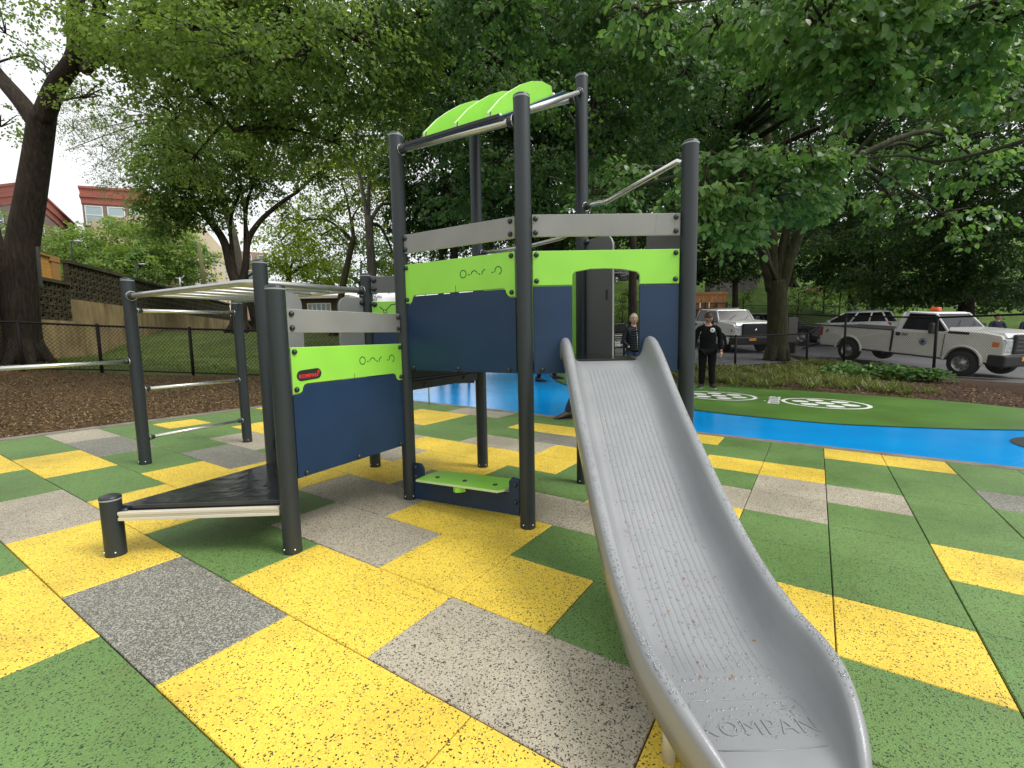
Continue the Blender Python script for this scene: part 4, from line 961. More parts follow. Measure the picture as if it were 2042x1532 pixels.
# T1: big dark trunk at left whose boughs reach over the playground
b = at(52, 716, 14.5); b.z = Tz(b.x, b.y)
limbs = [([b, pt(42, 620, 14.5), pt(44, 500, 14.5), pt(60, 400, 14.5), pt(74, 310, 14.4), pt(86, 225, 14.2)], .46, .30),
         ([b+Vector((-.2, .1, .6)), pt(10, 560, 14.8), pt(-18, 480, 15), pt(-50, 330, 15.3)], .34, .24),
         ([pt(84, 240, 14.2), pt(112, 170, 14.0), pt(150, 110, 13.6), pt(150, 20, 13.4), pt(170, -160, 13)], .27, .16),
         ([pt(76, 250, 14.3), pt(40, 200, 14.4), pt(-20, 130, 14.8), pt(-90, 30, 15)], .26, .15),
         ([pt(150, 130, 13.8), pt(190, 60, 13.2), pt(215, -40, 12.5), pt(330, -200, 11)], .20, .10),
         ([pt(170, 140, 13.7), pt(215, 118, 13.2), pt(290, 122, 12.4), pt(360, 148, 11.8), pt(440, 230, 11.4), pt(465, 260, 11.2)], .11, .03),
         ([pt(360, 148, 11.8), pt(415, 150, 11.4), pt(470, 150, 11)], .04, .02),
         ([pt(170, 140, 13.7), pt(260, 60, 12), pt(430, 10, 10.5), pt(620, 30, 9.5), pt(760, 90, 9)], .14, .03)]
B = [BL(50, -60, 14, (2.2, 2, 1.6), 60), BL(20, 60, 15, (1.3, 1.4, 1.0), 34), BL(10, 240, 15.5, (.7, 1, .5), 10), BL(110, 150, 15.5, (.8, 1, .8), 12),
     BL(250, 20, 12.5, (1.9, 1.8, 1.1), 150), BL(400, 0, 11.5, (1.8, 1.8, 1.1), 170), BL(520, 60, 10.5, (1.5, 1.6, 1.1), 170), BL(640, 30, 10, (1.4, 1.6, 1.2), 160), BL(760, 40, 10, (1.3, 1.6, 1.2), 120),
     BL(420, 120, 11.5, (1.5, 1.3, .8), 110), BL(560, 160, 11, (1.4, 1.3, .9), 130), BL(690, 150, 10.8, (1.3, 1.3, .9), 110), BL(800, 140, 11, (.9, 1.2, 1.0), 60),
     BL(330, 90, 12, (1.6, 1.4, .8), 90), BL(450, 60, 10.5, (1.5, 1.4, .8), 90), BL(480, 215, 12, (1.4, 1.2, .7), 110), BL(620, 235, 12, (1.4, 1.2, .7), 90), BL(750, 235, 12, (1.1, 1.2, .8), 60), BL(250, 120, 12.2, (.7, .8, .35), 22), BL(330, 200, 12.2, (.8, .8, .5), 24),
     BL(250, 60, 9, (.9, .8, .5), 40), BL(360, 60, 8.5, (.9, .8, .5), 44), BL(470, 110, 8.5, (.9, .8, .5), 44), BL(590, 110, 8.2, (.8, .8, .5), 40), BL(700, 80, 8.5, (.9, .8, .5), 40), BL(340, 230, 11, (.9, .8, .6), 36), BL(380, 320, 12, (.9, .8, .7), 36), BL(560, 290, 12, (1.1, 1, .6), 40), BL(680, 290, 12, (1.0, 1, .5), 30), BL(180, 190, 13, (.8, .8, .5), 18), BL(560, -120, 9, (2.6, 2.4, 1.2), 160), BL(250, -160, 11, (3, 2.6, 1.2), 160)]
tree('huge dark trunk forking beside the yellow wall, boughs hanging over the playground', b, limbs, B, .090, LF_elm, M_bark, per=30, spread=.62, droop=.55, flare=1.25)
spl_ = empty('sign_plate', (0, 0, 0)); tag(spl_, 'narrow grey metal plate fixed to the big left trunk', 'sign')
q = at(78, 532, 13.85); mb = MB(); mb.box((-.10, -.02, -.56), (.10, .02, .56)); o = mb.build('plate', M_sign, spl_, bevel=.01); o.rotation_euler = (0, R(5), R(-30)); spl_.location = q
mb = MB(); 
for z in (-.3, 0, .3): mb.box((-.085, -.024, z-.008), (.085, -.0201, z+.008))
mb.build('rib', M_galv, o)

# T2: forked tree in front of the cream block
b = at(478, 660, 26); b.z = Tz(b.x, b.y)
limbs = [([b, pt(477, 610, 26), pt(478, 560, 26)], .42, .36), ([pt(477, 575, 26), pt(462, 540, 26), pt(446, 480, 26), pt(410, 430, 26), pt(375, 380, 26)], .30, .13),
         ([pt(480, 575, 26), pt(490, 530, 26), pt(495, 480, 26), pt(520, 440, 26), pt(560, 405, 26), pt(590, 385, 26)], .22, .08), ([pt(470, 550, 26), pt(463, 500, 26), pt(460, 440, 26), pt(480, 380, 26)], .13, .06),
         ([pt(496, 475, 26), pt(490, 440, 26), pt(500, 380, 26), pt(535, 330, 26)], .11, .05), ([pt(482, 560, 26), pt(505, 545, 26), pt(540, 530, 26)], .07, .03)]
B = [BL(335, 345, 24, (1.5, 1.6, 2.2), 330), BL(310, 430, 24, (.8, 1.2, 1.0), 100), BL(400, 300, 24, (2.2, 1.8, 1.8), 300), BL(390, 400, 25, (1.5, 1.5, 1.3), 170), BL(470, 330, 26, (2, 1.8, 1.6), 200), BL(540, 300, 26, (2.0, 1.8, 1.5), 190), BL(450, 420, 26, (1.3, 1.2, .9), 40), BL(530, 390, 27, (1.3, 1.2, .9), 36), BL(620, 330, 26, (1.8, 1.5, 1.2), 70), BL(690, 350, 26, (1.6, 1.5, 1.2), 60), BL(430, 180, 26, (3.5, 3, 2.2), 200), BL(620, 200, 27, (3.5, 3, 2.2), 200), BL(750, 280, 26, (2.4, 2, 1.8), 130)]
tree('forked dark tree standing at the end of the yellow wall', b, limbs, B, .15, LF_elm, M_bark, per=24, spread=.85, droop=.6, tw=.01)
b = at(512, 662, 27.5); b.z = Tz(b.x, b.y)
tree('slim leaning trunk just right of the forked tree', b, [([b, pt(506, 630, 27.5), pt(496, 590, 27.5), pt(488, 545, 27.5)], .24, .16)], [BL(470, 300, 28, (2, 2, 1.5), 20)], .12, LF_elm, M_bark, per=16, spread=.8)
# T3: fresh yellow-green trees in the middle
def simple(label, px, ybase, D, ytrunk, r, blobs, leaf, lm, bark, dx=0, **k):
    b = at(px, ybase, D); b.z = Tz(b.x, b.y); t = at(px+dx, ytrunk, D)
    lb = [([b, b.lerp(t, .5)+Vector((random.uniform(-.1, .1), 0, 0)), t], r, r*.65)]
    for c, rr_, n in blobs[:4]: lb.append(([t-Vector((0, 0, .4)), t.lerp(Vector(c), .45)+Vector((0, 0, .4)), Vector(c)], r*.45, .04))
    return tree(label, b, lb, blobs, leaf, lm, bark, **k)
simple('slender mossy tree with fresh yellow green leaves behind the overhead ladder', 668, 655, 25, 470, .20, [BL(700, 440, 26, (1.6, 1.6, 1.6), 90), BL(640, 470, 26, (1.6, 1.6, 1.2), 80), BL(600, 440, 27, (1.7, 1.5, 1.4), 80), BL(680, 360, 26, (2.2, 2, 1.5), 80), BL(760, 400, 27, (1.6, 1.6, 1.4), 60)], .13, LF_yel, M_bark2, dx=38, per=22, spread=.85)
simple('grey barked tree with knobbly fork left of the tower', 742, 640, 21, 430, .24, [BL(740, 350, 23, (1.6, 1.6, 1.4), 60), BL(800, 420, 22, (1.2, 1.2, 1.4), 40), BL(790, 520, 23, (.9, 1.2, .9), 40), BL(700, 300, 22, (2, 2, 1.5), 70)], .11, LF_yel, M_barkg, dx=-8, per=22, spread=.75)
simple('pale green tree beyond the overhead ladder, right of the forked trunk', 575, 640, 36, 540, .3, [BL(560, 480, 36, (2.4, 2, 1.8), 110), BL(600, 520, 35, (2.4, 2, 1.5), 120), BL(650, 540, 37, (2.2, 2, 1.2), 100), BL(540, 540, 37, (1.5, 2, 1), 50), BL(620, 430, 38, (2.6, 2, 1.8), 90)], .17, LF_yel, M_bark, per=22, spread=1.1)
simple('dark leafy tree behind the small brown house', 720, 620, 50, 560, .35, [BL(720, 520, 50, (4, 3, 3), 150), BL(790, 500, 48, (4, 3, 3), 130), BL(640, 545, 54, (3.2, 3, 1.6), 90)], .28, LF_lin, M_bark, per=20, spread=1.6)
# T4: round street tree above the wall
simple('broad round bright green tree above the patterned wall', 250, 590, 42, 540, .35, [BL(235, 495, 42, (4.0, 3.5, 2.6), 300), BL(160, 490, 43, (2.2, 3, 1.6), 130), BL(330, 488, 42, (2.8, 3, 2.2), 210), BL(375, 520, 42, (2.2, 2.5, 2.2), 150), BL(285, 530, 40, (3.6, 3, 1.8), 200), BL(200, 530, 41, (3, 3, 1.5), 130), BL(120, 500, 44, (2, 2, 1.2), 70)], .22, LF_mid, M_bark, per=30, spread=1.15, droop=.35)
simple('pale shrub-like tree at the far left between the trunk forks', 20, 560, 40, 520, .2, [BL(15, 450, 40, (1.8, 2, 1.2), 60), BL(-60, 470, 40, (3, 2, 1.6), 60)], .2, LF_mid, M_bark, per=24, spread=1.1)
# T5: fine pale hanging foliage
b = at(225, 640, 31); b.z = Tz(b.x, b.y)
limbs = [([pt(476, 640, 33)-Vector((0, 0, 1)), pt(472, 500, 33), pt(420, 330, 33), pt(400, 300, 33)], .3, .2)]+[([pt(400, 320, 33), pt(330, 240, 31), pt(x, y, 30)], .08, .015) for x, y in ((150, 200), (180, 260), (210, 320), (250, 350), (130, 300), (230, 230))]
tree('thin pale tree with fine hanging twigs against the white sky', limbs[0][0][0], limbs, [BL(190, 210, 30, (2.2, 2, 1.5), 60), BL(200, 290, 30, (2.0, 2, 1.5), 70), BL(240, 360, 30, (1.4, 1.5, 1.1), 60), BL(260, 280, 30, (1.8, 2, 1.6), 80), BL(310, 230, 31, (2, 2, 1.8), 80), BL(140, 250, 30, (1.0, 1.2, .9), 20), BL(320, 300, 31, (2, 2, 1.6), 70)], .085, LF_pale, M_barkg, per=30, spread=1.1, droop=.9, flat=.3, tw=.008)
# T6: linden in the bed, many stems, low skirts of big leaves
b = at(1548, 716, 19); b.z = Tz(b.x, b.y)+.02
limbs = [([b, pt(1550, 660, 19), pt(1550, 600, 19), pt(1548, 560, 19)], .40, .34), ([pt(1540, 580, 19), pt(1522, 500, 19), pt(1505, 430, 18.6), pt(1480, 380, 18), pt(1440, 300, 17)], .24, .10), ([pt(1545, 570, 19), pt(1538, 480, 19.2), pt(1532, 400, 19.4), pt(1530, 250, 19.4)], .26, .14),
         ([pt(1550, 570, 19), pt(1562, 490, 19), pt(1575, 420, 19), pt(1580, 300, 19)], .22, .10), ([pt(1556, 580, 19), pt(1580, 500, 18.8), pt(1605, 440, 18.6), pt(1625, 380, 18.5), pt(1660, 300, 18.3), pt(1740, 220, 18), pt(1850, 150, 18)], .25, .06)]
B = []
for x, y, D, r, n in ((1420, 320, 15.5, (1.3, 1.2, .55), 60), (1500, 330, 15.5, (1.4, 1.2, .6), 70), (1590, 330, 15.5, (1.4, 1.2, .6), 70), (1655, 330, 16, (.9, 1, .6), 36), (1450, 400, 15, (1.0, 1, .5), 44), (1540, 390, 15, (1.3, 1.1, .55), 64), (1620, 400, 15.5, (.7, .8, .4), 26), (1420, 450, 14, (.7, .8, .4), 26), (1480, 470, 14.5, (.6, .7, .3), 16), (1400, 380, 14.5, (.8, .8, .5), 30),
                      (1380, 250, 15, (1.6, 1.4, .7), 60), (1300, 330, 14, (1.3, 1.2, .7), 50), (1250, 400, 14, (1.2, 1.2, .6), 44), (1180, 390, 14.5, (1.0, 1, .6), 34), (1330, 420, 14.5, (1.0, 1, .4), 30), (1700, 160, 12, (1.6, 1.3, .7), 90), (1640, 80, 11, (1.4, 1.3, .8), 80), (1740, 60, 10, (1.3, 1.2, .8), 80), (1820, 110, 11, (1.4, 1.2, .8), 80), (1900, 80, 10.5, (1.5, 1.2, .9), 80), (1950, 180, 12, (1.2, 1.2, .8), 60), (1560, 150, 14, (2, 1.6, .8), 60),
                      (1480, 60, 12, (2, 1.6, .8), 70), (1380, 90, 11, (1.1, 1, .5), 34), (1460, 140, 15, (2, 1.8, .9), 50), (1580, 0, 12, (2.2, 2, 1), 80), (1770, -40, 10, (2.4, 2, 1), 80), (1960, 0, 11, (2.2, 2, 1), 70)):
    B.append(BL(x, y, D, r, n))
tree('many stemmed linden in the planting bed, broad pale edged leaves', b, limbs, B, .115, LF_lin, M_bark3, per=26, spread=.62, droop=.7, detail=True, flat=.42, flare=1.0)
# near linden whose trunk stands outside the view to the right; its boughs hang into it
q0 = Vector((8.2, 1.2, Tz(8.2, 1.2))); B = []
for x, y, D, r, n in ((1420, 335, 6.6, (.52, .5, .22), 22), (1500, 325, 6.8, (.55, .5, .22), 26), (1580, 330, 7.0, (.6, .5, .24), 28), (1650, 335, 7.2, (.42, .5, .2), 18), (1450, 410, 6.5, (.45, .45, .2), 22), (1540, 400, 6.8, (.6, .5, .25), 28), (1625, 400, 7, (.38, .4, .2), 14), (1480, 465, 6.4, (.32, .3, .12), 11), (1412, 455, 6.3, (.16, .2, .1), 6), (1400, 380, 6.2, (.25, .3, .2), 10),
                      (1700, 130, 5.6, (.55, .5, .3), 30), (1640, 40, 5.2, (.5, .5, .3), 28), (1760, 50, 5.4, (.5, .5, .3), 26), (1610, 140, 6, (.3, .4, .16), 10), (1740, 190, 5.8, (.36, .4, .14), 14), (1900, 60, 5.6, (.5, .5, .3), 26), (1950, 150, 6, (.45, .5, .28), 22), (1870, 150, 6.4, (.4, .5, .25), 16), (1990, 40, 5.4, (.45, .5, .3), 20), (1500, 30, 6, (.4, .4, .2), 14), (1560, 90, 6.2, (.4, .4, .2), 12), (1430, 60, 6.6, (.4, .4, .15), 10), (1840, 300, 8, (.6, .6, .3), 16), (1780, 400, 9, (.6, .6, .3), 14), (1960, 330, 8, (.6, .6, .4), 18), (1900, 440, 9, (.6, .6, .3), 12),
                      (1290, 30, 6.5, (.5, .5, .2), 12), (1350, 420, 7.5, (.35, .4, .2), 8), (1240, 350, 9, (.6, .6, .3), 16), (1200, 400, 9, (.5, .5, .25), 12), (1700, -80, 5, (1.0, .9, .35), 36), (1900, -60, 5, (1.0, .9, .35), 34)):
    B.append(BL(x, y, D, r, n))
limbs = [([q0, q0+Vector((0, .2, 2.2)), q0+Vector((-.5, .8, 4.2))], .24, .18), ([q0+Vector((-.4, .6, 3.9)), pt(1900, 60, 5.8), pt(1750, 90, 5.8), pt(1660, 60, 5.6)], .08, .015), ([q0+Vector((-.4, .6, 4.0)), pt(1980, 300, 7), pt(1790, 310, 7.6), pt(1600, 330, 7.2), pt(1460, 360, 6.7)], .035, .008), ([q0+Vector((-.5, .8, 4.2)), pt(1700, -150, 5), pt(1480, -20, 6), pt(1300, 10, 6.5)], .06, .012)]
tree('near linden boughs with large pale edged leaves hanging in from the upper right', q0, limbs, B, .098, LF_lin2, M_bark2, per=22, spread=.40, droop=.75, detail=True, flat=.42, flare=1.3, tw=.004)
MIDB = []
for x, y, D, r, n in ((860, 120, 11, (.9, .9, .5), 34), (900, 220, 11.5, (1.0, .9, .5), 38), (980, 150, 12, (1.2, 1, .5), 44), (1060, 200, 12, (1.0, 1, .4), 36), (930, 320, 12, (.8, .8, .4), 28), (1000, 330, 12.5, (.9, .9, .4), 30), (1100, 330, 12, (.9, .8, .4), 30), (1080, 400, 12.5, (1, .8, .4), 30), (900, 400, 13, (.9, .8, .4), 30), (1230, 120, 11, (1.1, 1, .5), 40), (1310, 200, 11.5, (1.1, 1, .5), 40), (1200, 240, 12, (.8, .8, .4), 26), (1300, 100, 10, (1, .9, .4), 34), (1120, 60, 10, (1.1, 1, .5), 40), (980, 40, 9.5, (1.1, 1, .5), 40), (1240, 20, 9, (1, .9, .4), 34), (1380, 160, 10, (1, .9, .4), 30), (830, 30, 9.5, (.8, .8, .4), 26), (1250, 300, 12, (.9, .9, .4), 30), (1000, -60, 9, (1.6, 1.4, .5), 44), (1200, -60, 9, (1.6, 1.4, .5), 44)):
    MIDB.append(BL(x, y, D, r, n))
b = pt(1215, 690, 17.5); b.z = Tz(b.x, b.y)
limbs = [([b, pt(1208, 560, 17.3), pt(1190, 400, 16.8), pt(1170, 280, 16)], .24, .15), ([pt(1175, 300, 16), pt(1110, 200, 14), pt(1000, 120, 12), pt(900, 60, 10.5)], .11, .02), ([pt(1172, 290, 16), pt(1200, 150, 13), pt(1240, 60, 11), pt(1300, 0, 10)], .11, .02), ([pt(1185, 380, 16.7), pt(1080, 350, 14.5), pt(960, 330, 12.8)], .07, .015)]
tree('linden just behind the tower, layered boughs reaching over its roof', b, limbs, MIDB, .105, LF_lin, M_bark3, per=26, spread=.55, droop=.7, detail=True, flat=.42, flare=1.0, tw=.005)
# dark upper canopy of the woods behind the tower, one tree at a time
dk_ = [  # label, trunk px, base y, D, fork y, radius, blobs
 ('dark maple rising behind the left tower post', 905, 660, 22, 470, .26, [(880, 330, 21, (2.6, 2, 1.8), 120), (850, 200, 21, (2.6, 2, 1.8), 120), (930, 120, 20, (3, 2.4, 2), 140), (840, 420, 22, (1.6, 1.6, 1.3), 70), (930, 420, 22, (2.6, 2, 1.5), 110), (900, 20, 19, (3, 2.5, 1.8), 120)]),
 ('dark maple behind the middle of the tower', 1090, 665, 26, 440, .3, [(1050, 350, 25, (3.4, 2.5, 2.2), 150), (1100, 220, 24, (3.6, 2.5, 2.2), 150), (1010, 250, 23, (3, 2.4, 2), 120), (1040, 90, 22, (3.4, 2.5, 2.2), 150), (1120, 60, 21, (3, 2.4, 2), 120), (1130, 440, 27, (3.4, 2.5, 1.8), 120), (1030, 450, 27, (3.2, 2.5, 1.8), 110), (1000, -30, 18, (3, 3, 1.5), 110)]),
 ('black straight trunk seen through the slide opening', 1263, 672, 21, 470, .22, [(1270, 300, 22, (3, 2.4, 2), 140), (1200, 180, 20, (3, 2.4, 2), 140), (1310, 150, 20, (3, 2.4, 2), 130), (1280, 430, 24, (2.8, 2.4, 1.4), 110), (1230, 40, 17, (3, 2.6, 1.6), 120), (1200, 320, 21, (2, 2, 1.6), 80)]),
 ('slim dark tree left of the linden stems', 1465, 640, 31, 500, .22, [(1340, 540, 34, (2.4, 2, .9), 60), (1440, 520, 31, (2.2, 2, 1.3), 70), (1480, 400, 30, (3.4, 3, 2), 120), (1400, 500, 33, (2.4, 2.4, 1.6), 90), (1400, 250, 26, (3.6, 3, 2.2), 130), (1480, 180, 24, (3.6, 3, 2.2), 130), (1500, 520, 34, (2, 2, 1.2), 50)]),
 ('tall woodland tree right of the linden', 1700, 620, 36, 430, .3, [(1660, 450, 36, (3, 3, 2.2), 100), (1720, 350, 33, (4, 3, 2.6), 140), (1640, 250, 30, (3.6, 3, 2.4), 120), (1750, 470, 32, (3, 2.6, 1.8), 110), (1680, 540, 34, (2.6, 2, 1.2), 70), (1620, 520, 37, (2.2, 2, 1.4), 60)]),
 ('heavy limbed tree over the single cab pickup', 1930, 650, 27, 500, .42, [(1900, 585, 29, (2.8, 2, .7), 70), (1790, 590, 30, (2.4, 2, .6), 60), (2010, 590, 28, (2.2, 2, .8), 60), (1880, 450, 26, (3.4, 3, 1.8), 150), (1960, 480, 25, (3, 2.6, 1.8), 130), (1830, 540, 27, (2.8, 2.4, 1.2), 110), (1980, 380, 24, (3.4, 3, 2), 140), (1850, 340, 24, (3.4, 3, 2), 140), (1930, 560, 27, (2.6, 2, .9), 70), (1990, 260, 20, (3, 2.6, 2), 120)]),
 ('woodland tree at the right edge of the view', 2080, 660, 24, 450, .35, [(2030, 420, 22, (2.4, 2.4, 2), 110), (2050, 250, 20, (2.6, 2.4, 2), 110), (2040, 560, 24, (2.2, 2, 1.1), 70), (2020, 90, 16, (2.4, 2.4, 1.6), 90)]),
 ('mid wood tree rising between linden and pickup', 1790, 615, 40, 480, .3, [(1790, 250, 32, (4.4, 3.4, 2.8), 150), (1760, 130, 28, (4, 3.2, 2.6), 140), (1860, 200, 28, (4, 3.2, 2.6), 140), (1780, 540, 42, (4, 3, 2.2), 110), (1700, 420, 40, (4, 3, 2.6), 110)]),
 ('back wood tree above the black wagon', 1580, 600, 44, 480, .3, [(1560, 300, 34, (4.4, 3.6, 2.8), 140), (1600, 420, 42, (4, 3, 2.6), 110), (1520, 80, 26, (4, 3.6, 2.4), 130), (1650, 60, 24, (4, 3.6, 2.4), 120)]),
 ('far wood tree behind the left tower post', 880, 650, 40, 500, .3, [(860, 330, 36, (4.5, 3.4, 3), 130), (960, 400, 38, (4.5, 3.4, 2.6), 130), (900, 180, 30, (4.5, 3.6, 3), 130), (1080, 300, 36, (4.5, 3.4, 3), 130), (900, 480, 42, (4, 3, 2), 100)]),
 ('far wood tree behind the tower platform', 1120, 650, 44, 500, .3, [(1040, 200, 34, (4.5, 3.4, 3), 120), (1150, 330, 38, (4.5, 3.4, 3), 130), (1000, 60, 28, (4, 3.4, 2.6), 120), (1240, 300, 38, (4.4, 3.4, 3), 120), (1120, 480, 44, (5, 3, 2.2), 120), (1250, 470, 42, (4.4, 3, 2), 80)]),
 ('back wood tree high behind the tower roof', 1180, 640, 38, 500, .3, [(1180, 100, 30, (4.6, 3.6, 3), 130), (960, 200, 32, (4.6, 3.6, 3), 120), (1330, 60, 26, (4.4, 3.6, 2.6), 130), (1350, 330, 30, (4, 3.4, 2.6), 120)]),
]
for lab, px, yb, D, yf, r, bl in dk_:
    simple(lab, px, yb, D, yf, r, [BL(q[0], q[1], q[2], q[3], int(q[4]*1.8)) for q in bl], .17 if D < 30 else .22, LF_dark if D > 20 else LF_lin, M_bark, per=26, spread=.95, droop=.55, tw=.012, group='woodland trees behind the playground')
# low hanging, lighter boughs in front of the woods
simple('young maple with pale fringed boughs by the car park', 1745, 640, 29, 560, .14, [BL(1700, 560, 29, (1.3, 1.2, .5), 40), BL(1760, 590, 29, (1.8, 1.4, .45), 50), BL(1840, 590, 28, (1.8, 1.4, .45), 50), BL(1730, 470, 26, (1.4, 1.2, .6), 40), BL(1630, 480, 27, (1.3, 1.2, .6), 30)], .15, LF_lin, M_bark, per=24, spread=.8, droop=.8)
for i, (px, D, s_) in enumerate(((1590, 36, .9), (1640, 37, 1.2), (1672, 36, 1.5), (1700, 36, 1.1), (1480, 36, .8), (1420, 35, .7), (1240, 34, 1.0))):
    p = at(px, 640, D); p.z = Tz(p.x, p.y)
    tree(['low rounded bush under the linden fork', 'leafy bush left of the white car', 'tall vine covered bush above the white car', 'bushy sapling on the bright lawn', 'small bush beside the slim dark trunk', 'small sapling near the timber crate', 'sapling on the slope seen through the slide opening'][i], p, [([p-Vector((0, 0, .1)), p+Vector((.05, 0, 1.2*s_)), p+Vector((0, 0, 2*s_))], .05, .02)], [((p.x, p.y, p.z+1.3*s_), (.9*s_, .8*s_, 1.2*s_), int(46*s_)), ((p.x+.5*s_, p.y, p.z+2.2*s_), (.6*s_, .6*s_, .7*s_), int(16*s_))], .12, LF_lin if i % 2 else LF_mid, M_bark, per=20, spread=.5, name='bush', flare=0, group='bushes on the slope')
# ---------------------------------------------------------------- vehicles
M_vwhite = mat('white vehicle paint', (.74, .74, .72), .28, coat=.5)
M_vlowrefl = mat('dirty white paint with reflection tint', (.70, .675, .61), .32, coat=.5)  # dirty white body; beige reflection put into the lower body colour
M_vblack = mat('black vehicle paint', (.010, .011, .012), .15, coat=1.0)
M_vdark = mat('dark grey vehicle paint', (.05, .052, .055), .2, coat=1.0)
M_vsilver = mat('silver trim', (.45, .46, .47), .3, metal=.6)
M_tyre = mat('tyre rubber', (.014, .014, .014), .8)
M_rim = mat('steel rim', (.42, .42, .41), .35, metal=.8, noise=(12, .5, (.2, .2, .2)))
M_autoglass = mat('vehicle glass', (.005, .008, .008), .22, spec=.22)
M_chrome = mat('chrome', (.75, .75, .76), .12, metal=1.0)
M_lamp = mat('lamp lens', (.62, .66, .68), .12, spec=.9, coat=1, noise=(14, .8, (.25, .27, .28)))
M_amber = mat('amber lens', (.80, .20, .02), .3, coat=.6)
M_tail = mat('red lens', (.35, .01, .012), .25, coat=.6)
M_plast = mat('black vehicle plastic', (.013, .0135, .014), .55)
def side_fr(a, b, t): return Vector((a, t, b))
def wheel(root, x, y, r, w=.25, z=None, rimr=.6, style='steel'):
    z = r if z is None else z; s = -1 if y < 0 else 1
    mb = MB(); yo = y
    mb.lathe([(r*rimr, -w/2), (r*.90, -w/2), (r*.975, -w*.40), (r, -w*.25), (r, w*.25), (r*.975, w*.40), (r*.90, w/2), (r*rimr, w/2), (r*rimr*.97, w*.3), (r*rimr*.97, -w*.3), (r*rimr, -w/2)], (x, yo, z), 'y', 32)
    t = mb.build('wheel', M_tyre, root)
    mb = MB(); e = s*w/2
    mb.lathe([(r*rimr, e), (r*rimr*.93, e-s*.012), (r*rimr*.86, e-s*.05), (r*rimr*.55, e-s*.035), (r*rimr*.35, e-s*.012), (r*rimr*.28, e+s*.012), (r*.02, e+s*.018)], (x, yo, z), 'y', 28)
    mb.build('rim', M_rim, t)
    for k in range(8 if style == 'steel' else 5):
        a = 2*math.pi*k/(8 if style == 'steel' else 5)+.2; q = MB(); rr_ = r*rimr*.70; q.lathe([(.001, e-s*.028), (r*(.055 if style == 'steel' else .12), e-s*.030), (r*(.06 if style == 'steel' else .13), e-s*.05)], (x+rr_*math.cos(a), yo, z+rr_*math.sin(a)), 'y', 10); q.build('rim_hole', M_dark, t)
    return t
def arch(cx_, r, z0, n=12, start=180, end=0, zc=None):
    return [(cx_+r*math.cos(R(start+(end-start)*k/n)), max(z0, (zc or .40)+r*math.sin(R(start+(end-start)*k/n)))) for k in range(n+1)]
def prof_arch(front, rear, x0, x1, z0, r, zc):
    """bottom edge from x0 to x1 with two wheel openings"""
    o = [(x0, z0)]
    for c in (rear, front):
        a0 = math.degrees(math.asin(min(1, max(-1, (z0-zc)/r)))); o += [(c+r*math.cos(R(180-a0+(2*a0-180)*k/14)), zc+r*math.sin(R(180-a0+(2*a0-180)*k/14))) for k in range(15)]
    return o+[(x1, z0)]
def crowned(mb, outline, w, taper=.0, mi=0):
    """side outline extruded across the width, leaning inwards above the waist"""
    n = len(outline); zs = [p[1] for p in outline]; zm = min(zs)+(max(zs)-min(zs))*.45
    def wy(z): return w-max(0, z-zm)*taper-max(0, zm-z)*taper*.5
    v = [(a, -wy(b), b) for a, b in outline]+[(a, wy(b), b) for a, b in outline]
    mb.add(v, [tuple(range(n)), tuple(range(2*n-1, n-1, -1))], mi)
    o = len(mb.v)-2*n
    for i in range(n): j = (i+1) % n; mb.f.append((o+i, o+n+i, o+n+j, o+j)); mb.mi.append(mi); mb.sm.append(False)
def glasshouse(root, xb0, xb1, zb, wb, xt0, xt1, zt, wt, paint, pillars=(), nm='cabin'):
    mb = MB(); B0 = [(xb0, -wb), (xb1, -wb), (xb1, wb), (xb0, wb)]; T0 = [(xt0, -wt), (xt1, -wt), (xt1, wt), (xt0, wt)]
    mb.add([(x, y, zb) for x, y in B0]+[(x, y, zt) for x, y in T0], [(3, 2, 1, 0), (4, 5, 6, 7), (0, 1, 5, 4), (1, 2, 6, 5), (2, 3, 7, 6), (3, 0, 4, 7)])
    g = mb.build('window_glass', M_autoglass, root, bevel=.03)
    mb = MB(); mb.add([(x*1.0, y*1.01, zt-.012) for x, y in T0]+[(x+(.06 if x == xt0 else -.06), y*.93, zt+.055) for x, y in T0], [(3, 2, 1, 0), (4, 5, 6, 7), (0, 1, 5, 4), (1, 2, 6, 5), (2, 3, 7, 6), (3, 0, 4, 7)])
    rf_ = mb.build('roof', paint, root, bevel=.03)
    for s in (-1, 1):
        mb = MB(); mb.tube([(xb0, s*wb*1.0, zb-.01), (xt0, s*wt, zt)], .045, 6); mb.tube([(xb1, s*wb, zb-.01), (xt1, s*wt, zt)], .036, 6)
        for (f, r_) in pillars:
            xb = xb0+(xb1-xb0)*f; xt = xt0+(xt1-xt0)*r_; mb.tube([(xb, s*(wb+.002), zb-.01), (xt, s*(wt+.002), zt)], .040, 6)
        mb.tube([(xt0, s*wt, zt), (xt1, s*wt, zt)], .035, 6)
        mb.build('window_frame', paint, root)
    return g
def mirror(root, x, y, z, m=M_plast, big=False):
    s = -1 if y < 0 else 1; mb = MB(); h = .17 if big else .09; w_ = .12 if big else .09
    mb.box((x-.06, y+s*.02, z-h), (x+.06, y+s*(.02+w_*2), z+h)) if s > 0 else mb.box((x-.06, y-.02-w_*2, z-h), (x+.06, y-.02, z+h))
    o = mb.build('mirror', m, root, bevel=.03); mb = MB(); mb.tube([(x+.06, y-s*.1, z-h*.4), (x, y+s*.05, z-h*.4)], .02, 6); mb.build('mirror_arm', m, o)
